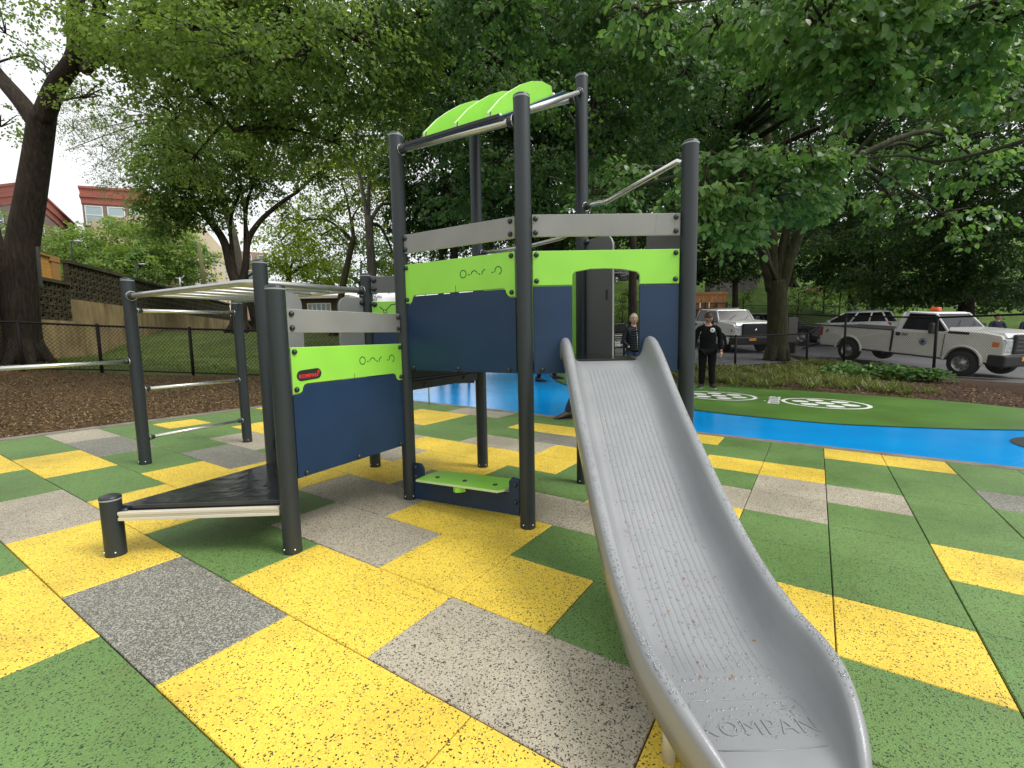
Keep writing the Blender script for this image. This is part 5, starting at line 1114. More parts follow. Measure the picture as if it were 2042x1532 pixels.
def pickup(label, origin, rz, pitch, wb=3.74, crew=False, paint=M_vwhite, low=M_vlowrefl, lights=None, rack=False):
    root = empty('pickup_truck', origin); tag(root, label, 'pickup truck')
    root.rotation_mode = 'ZYX' if False else 'XYZ'
    q = Matrix.Rotation(rz, 4, 'Z') @ Matrix.Rotation(pitch, 4, 'Y'); root.rotation_euler = q.to_euler()
    fx = wb; w = 1.0; r = .405; zc = .405; cab0 = 1.57 if not crew else .62; ap_ = 3.2 if not crew else fx-.62; fe = fx+.98
    # bed
    bot = prof_arch(fx, 0, -1.22, fe-.10, .50, .50, .43)
    bed = [p for p in bot if p[0] <= cab0-.02]+[(cab0-.02, .50), (cab0-.02, 1.28), (-1.22, 1.27), (-1.25, 1.22), (-1.25, .62)]
    mb = MB(); crowned(mb, bed, w, .055); bd = mb.build('bed', low, root, bevel=.035)
    mb = MB(); mb.box((-1.16, -.80, 1.278), (cab0-.08, .80, 1.296)); mb.build('bed_well', M_plast, bd)
    mb = MB()
    for s in (-1, 1): mb.box((-1.24, s*.955-.035, 1.272), (cab0-.03, s*.955+.035, 1.305))
    mb.build('bed_rail', M_vdark if not crew else paint, bd, bevel=.01)
    # cab lower + hood
    zh = 1.385
    cab = [(cab0, .50)]+[p for p in bot if p[0] > cab0+.01]+[(fe-.04, .55), (fe, .75), (fe, 1.12), (fe-.10, zh-.05), (fe-.55, zh+.015), (ap_+.15, zh+.03), (ap_, 1.38), (ap_-.25, 1.31), (cab0, 1.30)]
    mb = MB(); crowned(mb, cab, w, .06); cb = mb.build('cab_body', low, root, bevel=.04)
    mb = MB(); mb.add([(fe-.02, -.86, zh-.10), (fe-.02, .86, zh-.10), (fe-.12, .84, zh+.02), (fe-.12, -.84, zh+.02), (fe-.6, -.86, zh+.075), (fe-.6, .86, zh+.075), (ap_-.02, -.80, zh+.105), (ap_-.02, .80, zh+.105), (ap_+.02, -.9, zh+.02), (ap_+.02, .9, zh+.02), (fe-.6, -.93, zh-.02), (fe-.6, .93, zh-.02)],
             [(0, 1, 2, 3), (3, 2, 5, 4), (4, 5, 7, 6), (3, 4, 10, 0), (4, 6, 8, 10), (2, 1, 11, 5), (5, 11, 9, 7)], 0, False)
    hd = mb.build('hood', paint, root); 
    mb = MB(); crowned(mb, [(cab0+.02, 1.295), (cab0+.02, 1.345), (ap_-.10, 1.345), (ap_-.04, 1.295)], .945, .0); mb.build('belt_panel', paint, root, bevel=.02)
    pil = [(.52, .50)] if crew else []
    glasshouse(root, cab0+.06, ap_+.04, 1.33, .91, cab0+.20, ap_-.50, 1.90, .77, paint, pillars=pil)
    # rear quarter of the cab (solid metal behind the door)
    mb = MB()
    for s in (-1, 1): mb.add([(cab0+.02, s*.935, 1.30), (cab0+.22, s*.935, 1.30), (cab0+.34, s*.79, 1.90), (cab0+.15, s*.79, 1.90)], [(0, 1, 2, 3)])
    if not crew: q_ = mb.build('cab_corner', paint, root); so = q_.modifiers.new('t', 'SOLIDIFY'); so.thickness = .03; so.offset = 0
    # fender flares
    for cx_ in (0, fx):
        for s in (-1, 1):
            P = [Vector((cx_+.515*math.cos(R(a)), s*(w-.01), .43+.515*math.sin(R(a)))) for a in range(-2, 183, 10)]
            mb = MB(); mb.tube(P, .042, 8); mb.build('wheel_arch', low, root)
    mb = MB(); mb.box((-1.1, -.85, .45), (fe-.2, .85, .95)); mb.build('chassis', M_dark, root)
    for x, y in ((0, -.88), (0, .88), (fx, -.88), (fx, .88)): wheel(root, x, y, r, .26)
    # doors: gaps, handles, lettering on both sides
    doors = [(cab0+.04, ap_-.02)] if not crew else [(cab0+.1, cab0+1.12), (cab0+1.14, ap_-.02)]
    for s in (-1, 1):
        for a, b_ in doors:
            mb = MB()
            for x in (a, b_): mb.box((x-.006, s*.992-.004 if s > 0 else -1.003, .56), (x+.006, s*1.003 if s > 0 else -.992+.004, 1.28))
            d_ = mb.build('door_gap', M_dark, root)
            mb = MB(); mb.box((a+.08, min(s*.975, s*1.012), 1.12), (a+.22, max(s*.975, s*1.012), 1.23)); mb.build('door_handle', M_plast, root, bevel=.01)
        mb = MB(); mb.box((cab0-.024, min(s*.93, s*.999), .55), (cab0+.004, max(s*.93, s*.999), 1.28)); mb.build('body_gap', M_dark, root)
        mirror(root, ap_-.30, s*1.0, 1.44, big=True)
    mb = MB()
    for s in (-1, 1): mb.box((ap_+.05, min(s*.94, s*.985), 1.30), (ap_+.62, max(s*.94, s*.985), 1.38)) if not crew else None
    if not crew: mb.build('cowl_vent', M_plast, root, bevel=.015)
    # front: grille, lamps, bumper
    mb = MB(); mb.box((fe-.05, -.62, .80), (fe+.06, .62, 1.38)); gr = mb.build('grille', M_plast, root, bevel=.05)
    mb = MB()
    for z in (.92, 1.04, 1.16, 1.27): mb.box((fe+.055, -.52, z-.018), (fe+.062, .52, z+.018))
    mb.build('grille_bar', M_vdark, gr)
    mb = MB(); mb.ball((fe+.075, 0, 1.07), .12, 14, 6, sq=(.15, 1.5, .6)) if not crew else mb.ball((fe+.07, 0, 1.07), .07, 10, 6, sq=(.3, .8, 1)); mb.build('badge', M_chrome, gr)
    for s in (-1, 1):
        mb = MB(); y0, y1 = sorted((s*.63, s*.965)); mb.box((fe-.22, y0, .84 if not crew else .92), (fe+.012, y1, 1.24)); hl = mb.build('headlight', M_lamp, root, bevel=.03)
        mb = MB(); y0, y1 = sorted((s*.90, s*.985)); mb.box((fe-.30, y0, .98), (fe-.10, y1, 1.15)); mb.build('indicator', M_amber, hl, bevel=.02)
        mb = MB(); y0, y1 = sorted((s*.93, s*1.0)); mb.box((-1.27, y0, .88), (-1.15, y1, 1.22)); mb.build('tail_light', M_tail, root, bevel=.02)
    mb = MB(); mb.box((fe-.35, -1.02, .42), (fe+.10, 1.02, .78)); bp = mb.build('front_bumper', M_plast, root, bevel=.06)
    mb = MB(); mb.box((fe+.10, -.30, .60), (fe+.115, .02, .72)); mb.build('number_plate', mat('number plate', (.75, .35, .05), .5), bp)
    mb = MB(); mb.box((-1.42, -.92, .56), (-1.24, .92, .72)); mb.build('rear_bumper', M_chrome if not crew else M_plast, root, bevel=.03)
    mb = MB(); mb.box((-1.262, -.86, .74), (-1.248, .86, 1.25)); mb.build('tailgate', low, root, bevel=.02)
    mb = MB(); mb.tube([(ap_+.04, -.5, 1.45), (ap_-.3, .1, 1.7)], .008, 4); mb.tube([(ap_+.04, .3, 1.45), (ap_-.3, .75, 1.68)], .008, 4); mb.build('wiper', M_dark, root)
    return root, fe, ap_, cab0
def on_ground(x, y, z): return Vector((x, y, z))
hv = Vector((1.01, -3.6)); rzF = math.atan2(hv.y, hv.x)
Fo = Vector((13.05, 18.3, .055))+Vector((.963, .27, 0))*.95
trk, fe, ap_, cab0 = pickup('white single cab pickup with orange roof beacon behind the tall fence', Fo, rzF, math.atan2(.335, 3.74))
mb = MB(); mb.box((2.05, -.10, 1.96), (2.30, .10, 2.10)); bc = mb.build('beacon', mat('orange beacon', (.85, .13, .02), .35, coat=.5), trk, bevel=.03); mb = MB(); mb.box((2.0, -.14, 1.945), (2.35, .14, 1.962)); mb.build('beacon_base', M_plast, bc)
tm = text_mesh('960', .13, .001, 'CENTER', 1.0, .002); o = link('door_number', tm, M_dark, trk); o.rotation_euler = (R(90), 0, 0); o.location = (cab0+.42, -1.006, 1.17)
mb = MB(); mb.lathe([(.001, -.004), (.12, -.004), (.12, 0)], (cab0+1.02, -1.002, .99), 'y', 20); sl_ = mb.build('door_seal', mat('pale seal', (.34, .36, .40), .6), trk); mb = MB(); mb.lathe([(.001, -.006), (.055, -.006), (.055, 0)], (cab0+1.02, -1.003, .99), 'y', 14); mb.build('seal_centre', mat('dark blue ink', (.03, .04, .12), .6), sl_)
for k in range(12): mb = MB(); a = k*math.pi/6; mb.ball((cab0+1.02+.10*math.cos(a), -1.008, .99+.10*math.sin(a)), .012, 6, 4, sq=(1, .3, 1)); mb.build('seal_star', mat('dark blue ink', (.03, .04, .12), .6), sl_)
mb = MB(); P = [Vector((-.95+.045*math.cos(a)*(1+.5*math.sin(2.3*a)), -.985, 1.08+.06*math.sin(1.3*a))) for a in np.linspace(0, 12, 60)]; mb.tube(P, .006, 4); mb.build('side_scrawl', M_vdark, trk)
mb = MB(); mb.tube([(-1.35, -.55, .62), (-1.95, -1.05, .22)], [.05, .035], 8); mb.build('tow_arm', M_dark, trk)
# crew cab pickup with timber crate
def yaw_from(a, b): return math.atan2(b[1]-a[1], b[0]-a[0])
_o = Vector((10.78, 26.2)); _f = Vector((10.97, 22.4)); zo, zf = Tz(*_o)-.03, Tz(*_f)-.03
trk2, _, _, _ = pickup('white crew cab pickup with black front bumper behind the man in black', Vector((_o.x, _o.y, zo)), math.atan2(_f.y-_o.y, _f.x-_o.x), math.atan2(zo-zf, 3.8), wb=3.8, crew=True, low=M_vwhite)
mb = MB(); mb.box((1.9, -.55, 1.95), (2.3, .55, 2.03)); mb.build('light_bar', M_chrome, trk2, bevel=.02)
mb = MB()
for z in (1.5, 1.85, 2.2): mb.box((.30, -.95, z), (.36, .95, z+.07))
for y in (-.9, -.3, .3, .88): mb.box((.29, y, 1.4), (.37, y+.06, 2.3))
mb.build('headboard', M_plast, trk2)
mb = MB()
for y in (-.62, -.12): mb.box((.375, y, 2.0), (.385, y+.05, 2.28))
mb.build('headboard_stripe', M_wframe, trk2)
M_wood = groundmat('sawn timber', [(.20, .085, .030), (.30, .145, .055), (.40, .21, .09)], 12, .3, .8, (1, 1, .25))
cr0 = empty('timber_crate', trk2.location+Vector((0, 0, 0))); tag(cr0, 'tall brown timber crate carried on the white crew cab pickup bed', 'crate'); cr0.rotation_euler = trk2.rotation_euler
mb = MB()
for k in range(8): mb.box((.18, -.95+.235*k, 1.40), (.22, -.95+.235*k+.225, 2.85))
for k in range(6): mb.box((-1.1+.21*k, -.96, 1.40), (-1.1+.21*k+.2, -.93, 2.85)); mb.box((-1.1+.21*k, .93, 1.40), (-1.1+.21*k+.2, .96, 2.78))
mb.box((-1.1, -.92, 1.4), (.17, .92, 1.45)); mb.build('plank_side', M_wood, cr0)
mb = MB(); mb.box((-1.12, -.99, 2.72), (.24, -.962, 2.84)); mb.box((.225, -.99, 2.72), (.25, .99, 2.84)); mb.build('top_batten', M_wood, cr0)

def car(name, label, cat, origin, rz, wb, lng, h, w, paint, kind='suv', group=None, r=.36):
    root = empty(name, origin, rz); tag(root, label, cat, group)
    ro = (lng-wb)*.50; x0, x1 = -ro, wb+(lng-wb)*.50; zb = h*.60; zh = h*.63
    bot = prof_arch(wb, 0, x0+.06, x1-.12, .24, r+.06, r)
    out = bot+[(x1-.02, .34), (x1, .50), (x1-.03, zh*.80), (x1-.18, zh*.90), (wb-.15, zh+.02), (wb*.66, zb+.06), (0, zb+.08), (x0+.10, zb+.06), (x0, zb-.15), (x0+.02, .40)]
    mb = MB(); crowned(mb, out, w/2, .10); body = mb.build('body', paint, root, bevel=.05, seg=3)
    glasshouse(root, x0+.12, wb*.80, zb+.05, w/2-.10, x0+.42, wb*.46, h-.06, w/2-.26, paint, pillars=[(.28, .25), (.58, .62)])
    mb = MB(); mb.box((x0+.3, -w/2+.12, .22), (x1-.3, w/2-.12, .6)); mb.build('chassis', M_dark, root)
    for x, y in ((0, -w/2+.10), (0, w/2-.10), (wb, -w/2+.10), (wb, w/2-.10)): wheel(root, x, y, r, .22, style='alloy', rimr=.66)
    mb = MB(); mb.box((x1-.06, -.48, .52), (x1+.015, .48, .82)); g_ = mb.build('grille', M_plast, root, bevel=.03)
    mb = MB()
    for z in (.58, .66, .74): mb.box((x1+.016, -.42, z), (x1+.022, .42, z+.018))
    mb.box((x1+.012, -.50, .83), (x1+.026, .50, .86)); mb.build('grille_bar', M_chrome, g_)
    for s in (-1, 1):
        y0, y1 = sorted((s*.50, s*(w/2-.06))); mb = MB(); mb.box((x1-.30, y0, .68), (x1-.005, y1, .84)); mb.build('headlight', M_lamp, root, bevel=.04)
        y0, y1 = sorted((s*(w/2-.32), s*(w/2-.04))); mb = MB(); mb.box((x0-.012, y0, .80), (x0+.15, y1, .98)); mb.build('tail_light', M_tail, root, bevel=.03)
        mirror(root, wb*.70, s*(w/2-.06), zb+.12, paint)
        y0, y1 = sorted((s*(w/2-.03), s*(w/2+.006)))
        for xx in (wb*.32, wb*.68): mb = MB(); mb.box((xx-.10, y0, zb*.86), (xx+.10, y1, zb*.86+.03)); mb.build('door_handle', paint, root)
        y0, y1 = sorted((s*(w/2-.05), s*(w/2+.003))); mb = MB()
        for xx in (wb*.12, wb*.46, wb*.80): mb.box((xx-.004, y0, .32), (xx+.004, y1, zb*.95))
        mb.build('door_gap', M_dark, root)
        mb = MB(); mb.tube([(x0+.5, s*(w/2-.33), h-.01), (x0+.6, s*(w/2-.33), h+.03), (wb*.42, s*(w/2-.33), h+.03), (wb*.46, s*(w/2-.33), h-.01)], .018, 6); mb.build('roof_rail', M_vsilver, root)
    mb = MB(); mb.box((x1-.02, -.62, .28), (x1+.012, .62, .42)); mb.build('lower_intake', M_chrome if kind == 'black' else M_plast, root, bevel=.02)
    mb = MB(); mb.box((x1+.014, -.26, .44), (x1+.024, .26, .55)); mb.build('number_plate', M_wframe, root)
    return root
def car_at(px0, D0, px1, D1, z, **k):
    a = at(px0, 690, D0); b = at(px1, 690, D1); return dict(origin=(a.x, a.y, z), rz=math.atan2(b.y-a.y, b.x-a.x), **k)
car('station_wagon', 'black wagon with chrome framed grille and roof rails, half hidden by the linden trunk', 'car', paint=M_vblack, wb=2.85, lng=4.9, h=1.70, w=1.90, **car_at(1508, 28.0, 1590, 26.2, .52))
car('white_car', 'white crossover parked beyond the pickup bed', 'car', paint=M_vwhite, wb=2.7, lng=4.5, h=1.62, w=1.85, **car_at(1742, 26.0, 1665, 27.5, .60))
car('black_car', 'glossy black car facing the fence, seen through the slide opening', 'car', paint=M_vblack, kind='black', wb=2.8, lng=4.7, h=1.50, w=1.86, **car_at(1222, 27.5, 1226, 24.2, .30))
car('dark_hatchback', 'dark car parked on the upper road behind the leaves, through the slide opening', 'car', paint=M_vdark, wb=2.6, lng=4.3, h=1.5, w=1.8, **car_at(1220, 46, 1250, 46.5, 6.0))
bd_ = empty('utility_cabinet', (0, 0, 0)); p = at(1577, 700, 21.5); p.z = Tz(p.x, p.y)
bd_.location = p; tag(bd_, 'plain grey brown cabinet just right of the linden trunk', 'cabinet'); mb = MB(); mb.box((-.30, -.25, .5), (.12, .25, 1.62)); mb.build('case', mat('taupe metal', (.10, .09, .075), .6), bd_, bevel=.02); mb = MB(); mb.box((-.25, -.2, 0), (-.18, .2, .5)); mb.box((.02, -.2, 0), (.09, .2, .5)); mb.build('legs', M_dark, bd_)

# ---------------------------------------------------------------- people
M_skin = mat('skin', (.50, .27, .18), .5, noise=(30, .3, (.42, .20, .13)))
M_blackcloth = mat('black cloth', (.005, .005, .0055), .9, spec=.2, bump=(60, .4))
M_navycloth = mat('navy trousers', (.018, .026, .055), .8, bump=(25, .9))
M_denim = mat('blue denim', (.022, .042, .085), .85)
M_puff = mat('black padded nylon', (.006, .007, .009), .65, spec=.3)
M_hairb = mat('blond hair', (.62, .52, .36), .6, noise=(60, .8, (.38, .28, .15)))
M_haird = mat('dark brown hair', (.035, .018, .010), .5)
M_shoe = mat('brown black leather', (.035, .018, .014), .25, coat=.4)
M_shoeb = mat('black trainer', (.012, .012, .012), .6)
M_sole = mat('pale sole', (.45, .45, .43), .7)
def skinned(name, joints, edges, m, parent, sub=2, rootj=0):
    me = bpy.data.meshes.new(name); me.from_pydata([j[:3] for j in joints], edges, []); o = link(name, me, m, parent)
    k = o.modifiers.new('skin', 'SKIN'); k.use_smooth_shade = True
    for i, j in enumerate(joints):
        sv = me.skin_vertices[0].data[i]; rx, ry = (j[3] if isinstance(j[3], tuple) else (j[3], j[3])); sv.radius = (rx, ry); sv.use_root = (i == rootj)
    s_ = o.modifiers.new('sub', 'SUBSURF'); s_.levels = sub; s_.render_levels = sub; return o
def head(parent, c, r, yaw, hair, skin=M_skin, glasses=False, down=0.0, short=True, fringe=False):
    """c = centre of the skull; faces local -Y turned by yaw"""
    g = lambda n_, mb, m: mb.build(n_, m, parent)
    Mx = Matrix.Translation(c) @ Matrix.Rotation(yaw, 4, 'Z') @ Matrix.Rotation(down, 4, 'X')
    def tf(mb): mb.v = [tuple(Mx @ Vector(p)) for p in mb.v]; return mb
    mb = MB(); n, m = 20, 14; v = []
    for i in range(m+1):
        th = math.pi*i/m
        for k in range(n):
            a = 2*math.pi*k/n; x = r*.74*math.sin(th)*math.cos(a); y = r*.92*math.sin(th)*math.sin(a); z = r*1.12*math.cos(th)
            if z < 0: f = 1+z/r*.30; x *= f; y = y*f-(.04*r if y < 0 else -.10*r)*(-z/r)
            if y < -.5*r and abs(x) < .2*r and -.35*r < z < .15*r: y -= .11*r*(1-abs(x)/(.2*r))*(1 if z < 0 else .6)
            v.append((x, y, z))
    mb.add(v, [(i*n+k, (i+1)*n+k, (i+1)*n+(k+1) % n, i*n+(k+1) % n) for i in range(m) for k in range(n)], 0, True)
    for s in (-1, 1): mb.ball((s*r*.73, .05*r, -.08*r), r*.18, 8, 6, 0, (.45, .8, 1.2))
    hd_ = g('head', tf(mb), skin)
    for s in (-1, 1):
        mb = MB(); mb.ball((s*.27*r, -.80*r, .02*r), .09*r, 8, 5, 0, (1.2, .5, .7)); mb.build('eye', M_dark, hd_) if tf(mb) else None
        mb = MB(); mb.tube([(s*.14*r, -.86*r, .17*r), (s*.40*r, -.78*r, .17*r)], .035*r, 5); tf(mb).build('eyebrow', hair if not fringe else M_haird, hd_)
    mb = MB(); mb.tube([(-.20*r, -.80*r, -.52*r), (0, -.86*r, -.50*r), (.20*r, -.80*r, -.52*r)], .045*r, 6); tf(mb).build('mouth', mat('lips', (.35, .10, .08), .5), hd_)
    mb = MB(); v = []; n, m = 22, 9
    for i in range(m+1):
        th = math.pi*.62*i/m
        for k in range(n):
            a = 2*math.pi*k/n; ca, sa = math.cos(a), math.sin(a); lim = .62 if sa > -.2 else .38; t2 = min(th, math.pi*lim)
            rr_ = r*(1.07+.05*math.sin(k*5+i*3)*(1 if not short else .4)); v.append((rr_*.76*math.sin(t2)*ca, rr_*.94*math.sin(t2)*sa+.02*r, rr_*1.12*math.cos(t2)+.02*r))
    mb.add(v, [(i*n+k, (i+1)*n+k, (i+1)*n+(k+1) % n, i*n+(k+1) % n) for i in range(m) for k in range(n)], 0, True); tf(mb).build('hair', hair, hd_)
    if glasses:
        mb = MB()
        for s in (-1, 1): mb.tube([(s*.29*r+.17*r*math.cos(a), -.93*r, .02*r+.13*r*math.sin(a)) for a in np.linspace(0, 6.283, 13)], .028*r, 5)
        mb.tube([(-.12*r, -.95*r, .04*r), (.12*r, -.95*r, .04*r)], .025*r, 4)
        for s in (-1, 1): mb.tube([(s*.46*r, -.92*r, .04*r), (s*.74*r, -.1*r, .02*r)], .025*r, 4)
        tf(mb).build('glasses', M_dark, hd_)
    return hd_
def hand(parent, wrist, direc, palm_n, s=1.0, curl=.35, skin=M_skin, side=1):
    d = Vector(direc).normalized(); n = Vector(palm_n); n = (n-d*n.dot(d)).normalized(); w = d.cross(n)*side; p0 = Vector(wrist); J = []; E = []
    J.append((*p0, .021*s)); J.append((*(p0+d*.045*s), (.034*s, .015*s))); E.append((0, 1)); J.append((*(p0+d*.085*s), (.036*s, .013*s))); E.append((1, 2))
    o = skinned('hand', J, E, skin, parent, 1)
    for k, L in enumerate((.068, .078, .073, .056)):
        b = p0+d*.080*s+w*(-.028+.0185*k)*s; pts = [b]; dd_ = d.copy()
        for q in (.45, .32, .23): dd_ = (dd_+n*curl*.6).normalized(); pts.append(pts[-1]+dd_*L*q*s)
        skinned('finger', [(*q, (.0088-.0012*i)*s) for i, q in enumerate(pts)], [(0, 1), (1, 2), (2, 3)], skin, o, 1)
    b = p0+d*.03*s-w*.028*s; pts = [b, b+(d*.6-w*.7+n*.3).normalized()*.035*s, b+(d*.8-w*.5+n*.4).normalized()*.062*s, b+(d-w*.35+n*.45).normalized()*.085*s]
    skinned('thumb', [(*q, (.0115-.0015*i)*s) for i, q in enumerate(pts)], [(0, 1), (1, 2), (2, 3)], skin, o, 1)
    return o
def shoe(parent, ankle, yaw, m, sole=M_dark, L=.28, pitch=0.0):
    Mx = Matrix.Translation(ankle) @ Matrix.Rotation(yaw, 4, 'Z') @ Matrix.Rotation(pitch, 4, 'X'); mb = MB(); n = 14; v = []
    secs = [(.075, .030, -.085, .02), (.055, .040, -.09, .045), (.0, .042, -.09, .03), (-.08, .046, -.09, -.015), (-.15, .048, -.09, -.04), (-.195, .038, -.088, -.055), (-.215, .018, -.08, -.065)]
    for y, hw, zb, zt in secs:
        for k in range(n): a = 2*math.pi*k/n; v.append(tuple(Mx @ Vector((hw*math.cos(a), y*L/.28, (zb+zt)/2+(zt-zb)/2*math.sin(a)))))
    mb.add(v, [(i*n+k, (i+1)*n+k, (i+1)*n+(k+1) % n, i*n+(k+1) % n) for i in range(len(secs)-1) for k in range(n)]+[tuple(range(n)), tuple(reversed(range((len(secs)-1)*n, len(secs)*n)))], 0, True)
    o = mb.build('shoe', m, parent); mb = MB(); v = []
    P = [(.078, .028), (.05, .042), (0, .043), (-.08, .048), (-.15, .050), (-.20, .038), (-.222, .014)]
    ol = P+[(y, -x) for y, x in reversed(P)]
    mb.prism([(x, y) for y, x in ol], lambda a, b, t: Mx @ Vector((a, b*L/.28, t)), -.108, -.086); mb.build('sole', sole, o)
    return o
def person(label, base, yaw, h, hips, arms, legs, top, bottom, hairm, shoe_m, head_yaw=0, head_down=0, glasses=False, lean=(0, 0), slim=1.0, blond=False, shoe_sole=M_dark, puffy=False, shoe_pitch=(0, 0), hands=(1, 1), foot_yaw=(0, 0)):
    """legs/arms: joint offsets in metres in the figure's frame (x right of the viewer, -y towards the viewer)"""
    root = empty('person', base, yaw); tag(root, label, 'person'); k = h/1.75
    hip = Vector((0, 0, .93*k)); ch = Vector((lean[0]*.6, lean[1]*.6, 1.22*k)); nk = Vector((lean[0], lean[1], 1.47*k)); J = [(*hip, (.11*slim, .085)), (*(hip.lerp(ch, .5)), (.10*slim, .075)), (*ch, (.125*slim, .085)), (*(nk-Vector((0, 0, .05))), (.08, .06)), (*(nk+Vector((0, 0, .055*k))), .052), (*(nk+Vector((lean[0]*.2, lean[1]*.2-.01, .12*k))), .05)]
    E = [(0, 1), (1, 2), (2, 3), (3, 4), (4, 5)]
    TJ = [(*(hip-Vector((0, 0, .12))), (.158*slim, .125)), (*(hip+Vector((0, 0, .02))), (.156*slim, .122)), (*(hip.lerp(ch, .5)), (.148*slim, .112)), (*ch, (.175*slim, .128)), (*(nk-Vector((0, 0, .055))), (.125, .09)), (*(nk+Vector((0, 0, .055))), .070)]; TE = [(0, 1), (1, 2), (2, 3), (3, 4), (4, 5)]
    for s, (e_, w_) in zip((-1, 1), arms):
        sh = nk+Vector((s*.175*slim*k, 0, -.065*k)); e_ = Vector(e_)*k; w_ = Vector(w_)*k
        i = len(J); J += [(*sh, .055), (*e_, .042), (*w_, .028)]; E += [(3, i), (i, i+1), (i+1, i+2)]
        i = len(TJ); TJ += [(*sh, .072), (*(sh.lerp(e_, .5)), .064), (*e_, .058), (*(e_.lerp(w_, .9)), .045)]; TE += [(4, i), (i, i+1), (i+1, i+2), (i+2, i+3)]
    LJ = [(*(hip+Vector((0, 0, .02))), (.148*slim, .115))]; LE = []
    for s, (kn, an) in zip((-1, 1), legs):
        hj = hip+Vector((s*.085*slim, 0, -.07)); kn = Vector(kn)*k; an = Vector(an)*k
        i = len(J); J += [(*hj, .085), (*kn, .055), (*an, .038)]; E += [(0, i), (i, i+1), (i+1, i+2)]
        i = len(LJ); LJ += [(*hj, .095*slim), (*(hj.lerp(kn, .5)), .088*slim), (*kn, .070*slim), (*(kn.lerp(an, .6)), .062*slim), (*(an+Vector((0, 0, -.02))), .060*slim)]; LE += [(0, i)]+[(i+q, i+q+1) for q in range(4)]
    skinned('body', J, E, M_skin, root)
    t = skinned('jacket', TJ, TE, top, root); skinned('trousers', LJ, LE, bottom, root)
    if puffy:
        for q in range(9):
            z = .92+.055*q; f = (z-.93)/.54; c = Vector((lean[0]*f, lean[1]*f, z*k)); rr_ = (.142 if q < 7 else .13)*slim; mb = MB(); mb.tube([c+Vector((rr_*math.cos(a)*1.04, rr_*.76*math.sin(a), 0)) for a in np.linspace(0, 6.283, 25)], .034, 8, cap=False); mb.build('quilt_ring', top, t)
        mb = MB(); mb.tube([nk+Vector((.02, -.09, .02)), ch+Vector((.03, -.135, 0)), hip+Vector((.03, -.14, 0))], .006, 5); mb.build('zip', M_bright, t)
    head(root, nk+Vector((lean[0]*.35, lean[1]*.35-.015, .175*k)), .124*k, head_yaw, hairm, glasses=glasses, down=head_down, short=not blond, fringe=blond)
    for q, ((kn, an), fy) in enumerate(zip(legs, foot_yaw)): shoe(root, Vector(an)*k+Vector((0, 0, .0)), fy, shoe_m, shoe_sole, pitch=shoe_pitch[q])
    for q, (s, (e_, w_)) in enumerate(zip((-1, 1), arms)):
        if hands[q]: e_ = Vector(e_)*k; w_ = Vector(w_)*k; hand(root, w_-(w_-e_).normalized()*.01, (w_-e_), (-s, .25, 0), 1.0, .35, side=s)
    return root, t, nk, ch
M_pgz = .026
def gp(px, D, off=.03):
    a = at(px, 700, D); return Vector((a.x, a.y, Tz(a.x, a.y)+off))
# man in black, looking down
pb = gp(1411, 11.05); r_, t_, nk, ch = person('man in black sweatshirt with round white chest badge, glasses, looking down', pb, R(-18), 1.72, 0, [((-.285, -.01, 1.13), (-.34, -.10, .86)), ((.275, -.01, 1.13), (.29, -.12, .86))],
    [((-.11, -.02, .50), (-.12, .0, .095)), ((.10, -.02, .50), (.11, -.02, .095))], M_blackcloth, M_blackcloth, M_haird, M_shoeb, head_down=R(30), lean=(0, -.05), glasses=True, shoe_sole=M_sole, foot_yaw=(R(-20), R(18)), slim=1.22)
mb = MB(); mb.lathe([(.001, -.146), (.052, -.146), (.054, -.140)], (.085, 0, 1.345), 'y', 20); bg_ = mb.build('badge', M_wframe, t_); mb = MB(); mb.ball((.083, -.149, 1.345), .022, 8, 5, sq=(1.2, .12, .5)); mb.ball((.095, -.149, 1.352), .012, 8, 5, sq=(1, .15, 1)); mb.build('badge_emblem', M_dark, bg_)
ph = empty('phone', pb+Vector((-.36, -.16, .80))); tag(ph, 'small black device in the right hand of the man in black', 'phone'); ph.rotation_euler = (R(-12), 0, R(-18)); mb = MB(); mb.box((-.006, -.035, -.07), (.006, .035, .07)); mb.build('case', M_dark, ph, bevel=.003)
# woman with short blond hair
pb = gp(1263, 11.0); person('woman with short blond hair in black quilted jacket, hand in pocket, behind the slide', pb, R(12), 1.68, 0, [((-.27, .0, 1.13), (-.17, -.14, .97)), ((.26, .0, 1.13), (.17, -.13, .97))],
    [((-.09, -.02, .49), (-.10, .02, .095)), ((.09, -.02, .49), (.10, .02, .095))], M_puff, M_denim, M_hairb, M_shoeb, blond=True, puffy=True, slim=1.0, head_yaw=R(-14), hands=(0, 0))
# walking man, only one leg in clear view
pb = gp(1187, 6.72); person('walking man in navy trousers and brown leather shoes, mostly hidden by the slide', pb, R(0), 1.76, 0, [((-.24, .12, 1.12), (-.20, .25, .95)), ((.20, -.02, 1.13), (.10, -.16, .93))],
    [((-.24, .0, .50), (-.40, .05, .115)), ((.12, .02, .50), (.42, .05, .22))], M_navycloth, M_navycloth, M_haird, M_shoe, slim=.95, foot_yaw=(R(-82), R(-82)), shoe_pitch=(R(6), R(-28)), lean=(-.03, 0), head_yaw=R(-80))
# second walker farther on the blue, only a shoe shows
pb = gp(1085, 12.2); person('walker in dark clothes crossing the blue surface behind the tower', pb, R(0), 1.70, 0, [((-.24, .08, 1.12), (-.22, .2, .92)), ((.24, -.05, 1.12), (.26, -.14, .90))],
    [((-.08, .0, .50), (-.16, .02, .10)), ((.10, .02, .50), (.30, .04, .17))], M_blackcloth, M_blackcloth, M_haird, M_shoeb, foot_yaw=(R(75), R(75)), head_yaw=R(60))
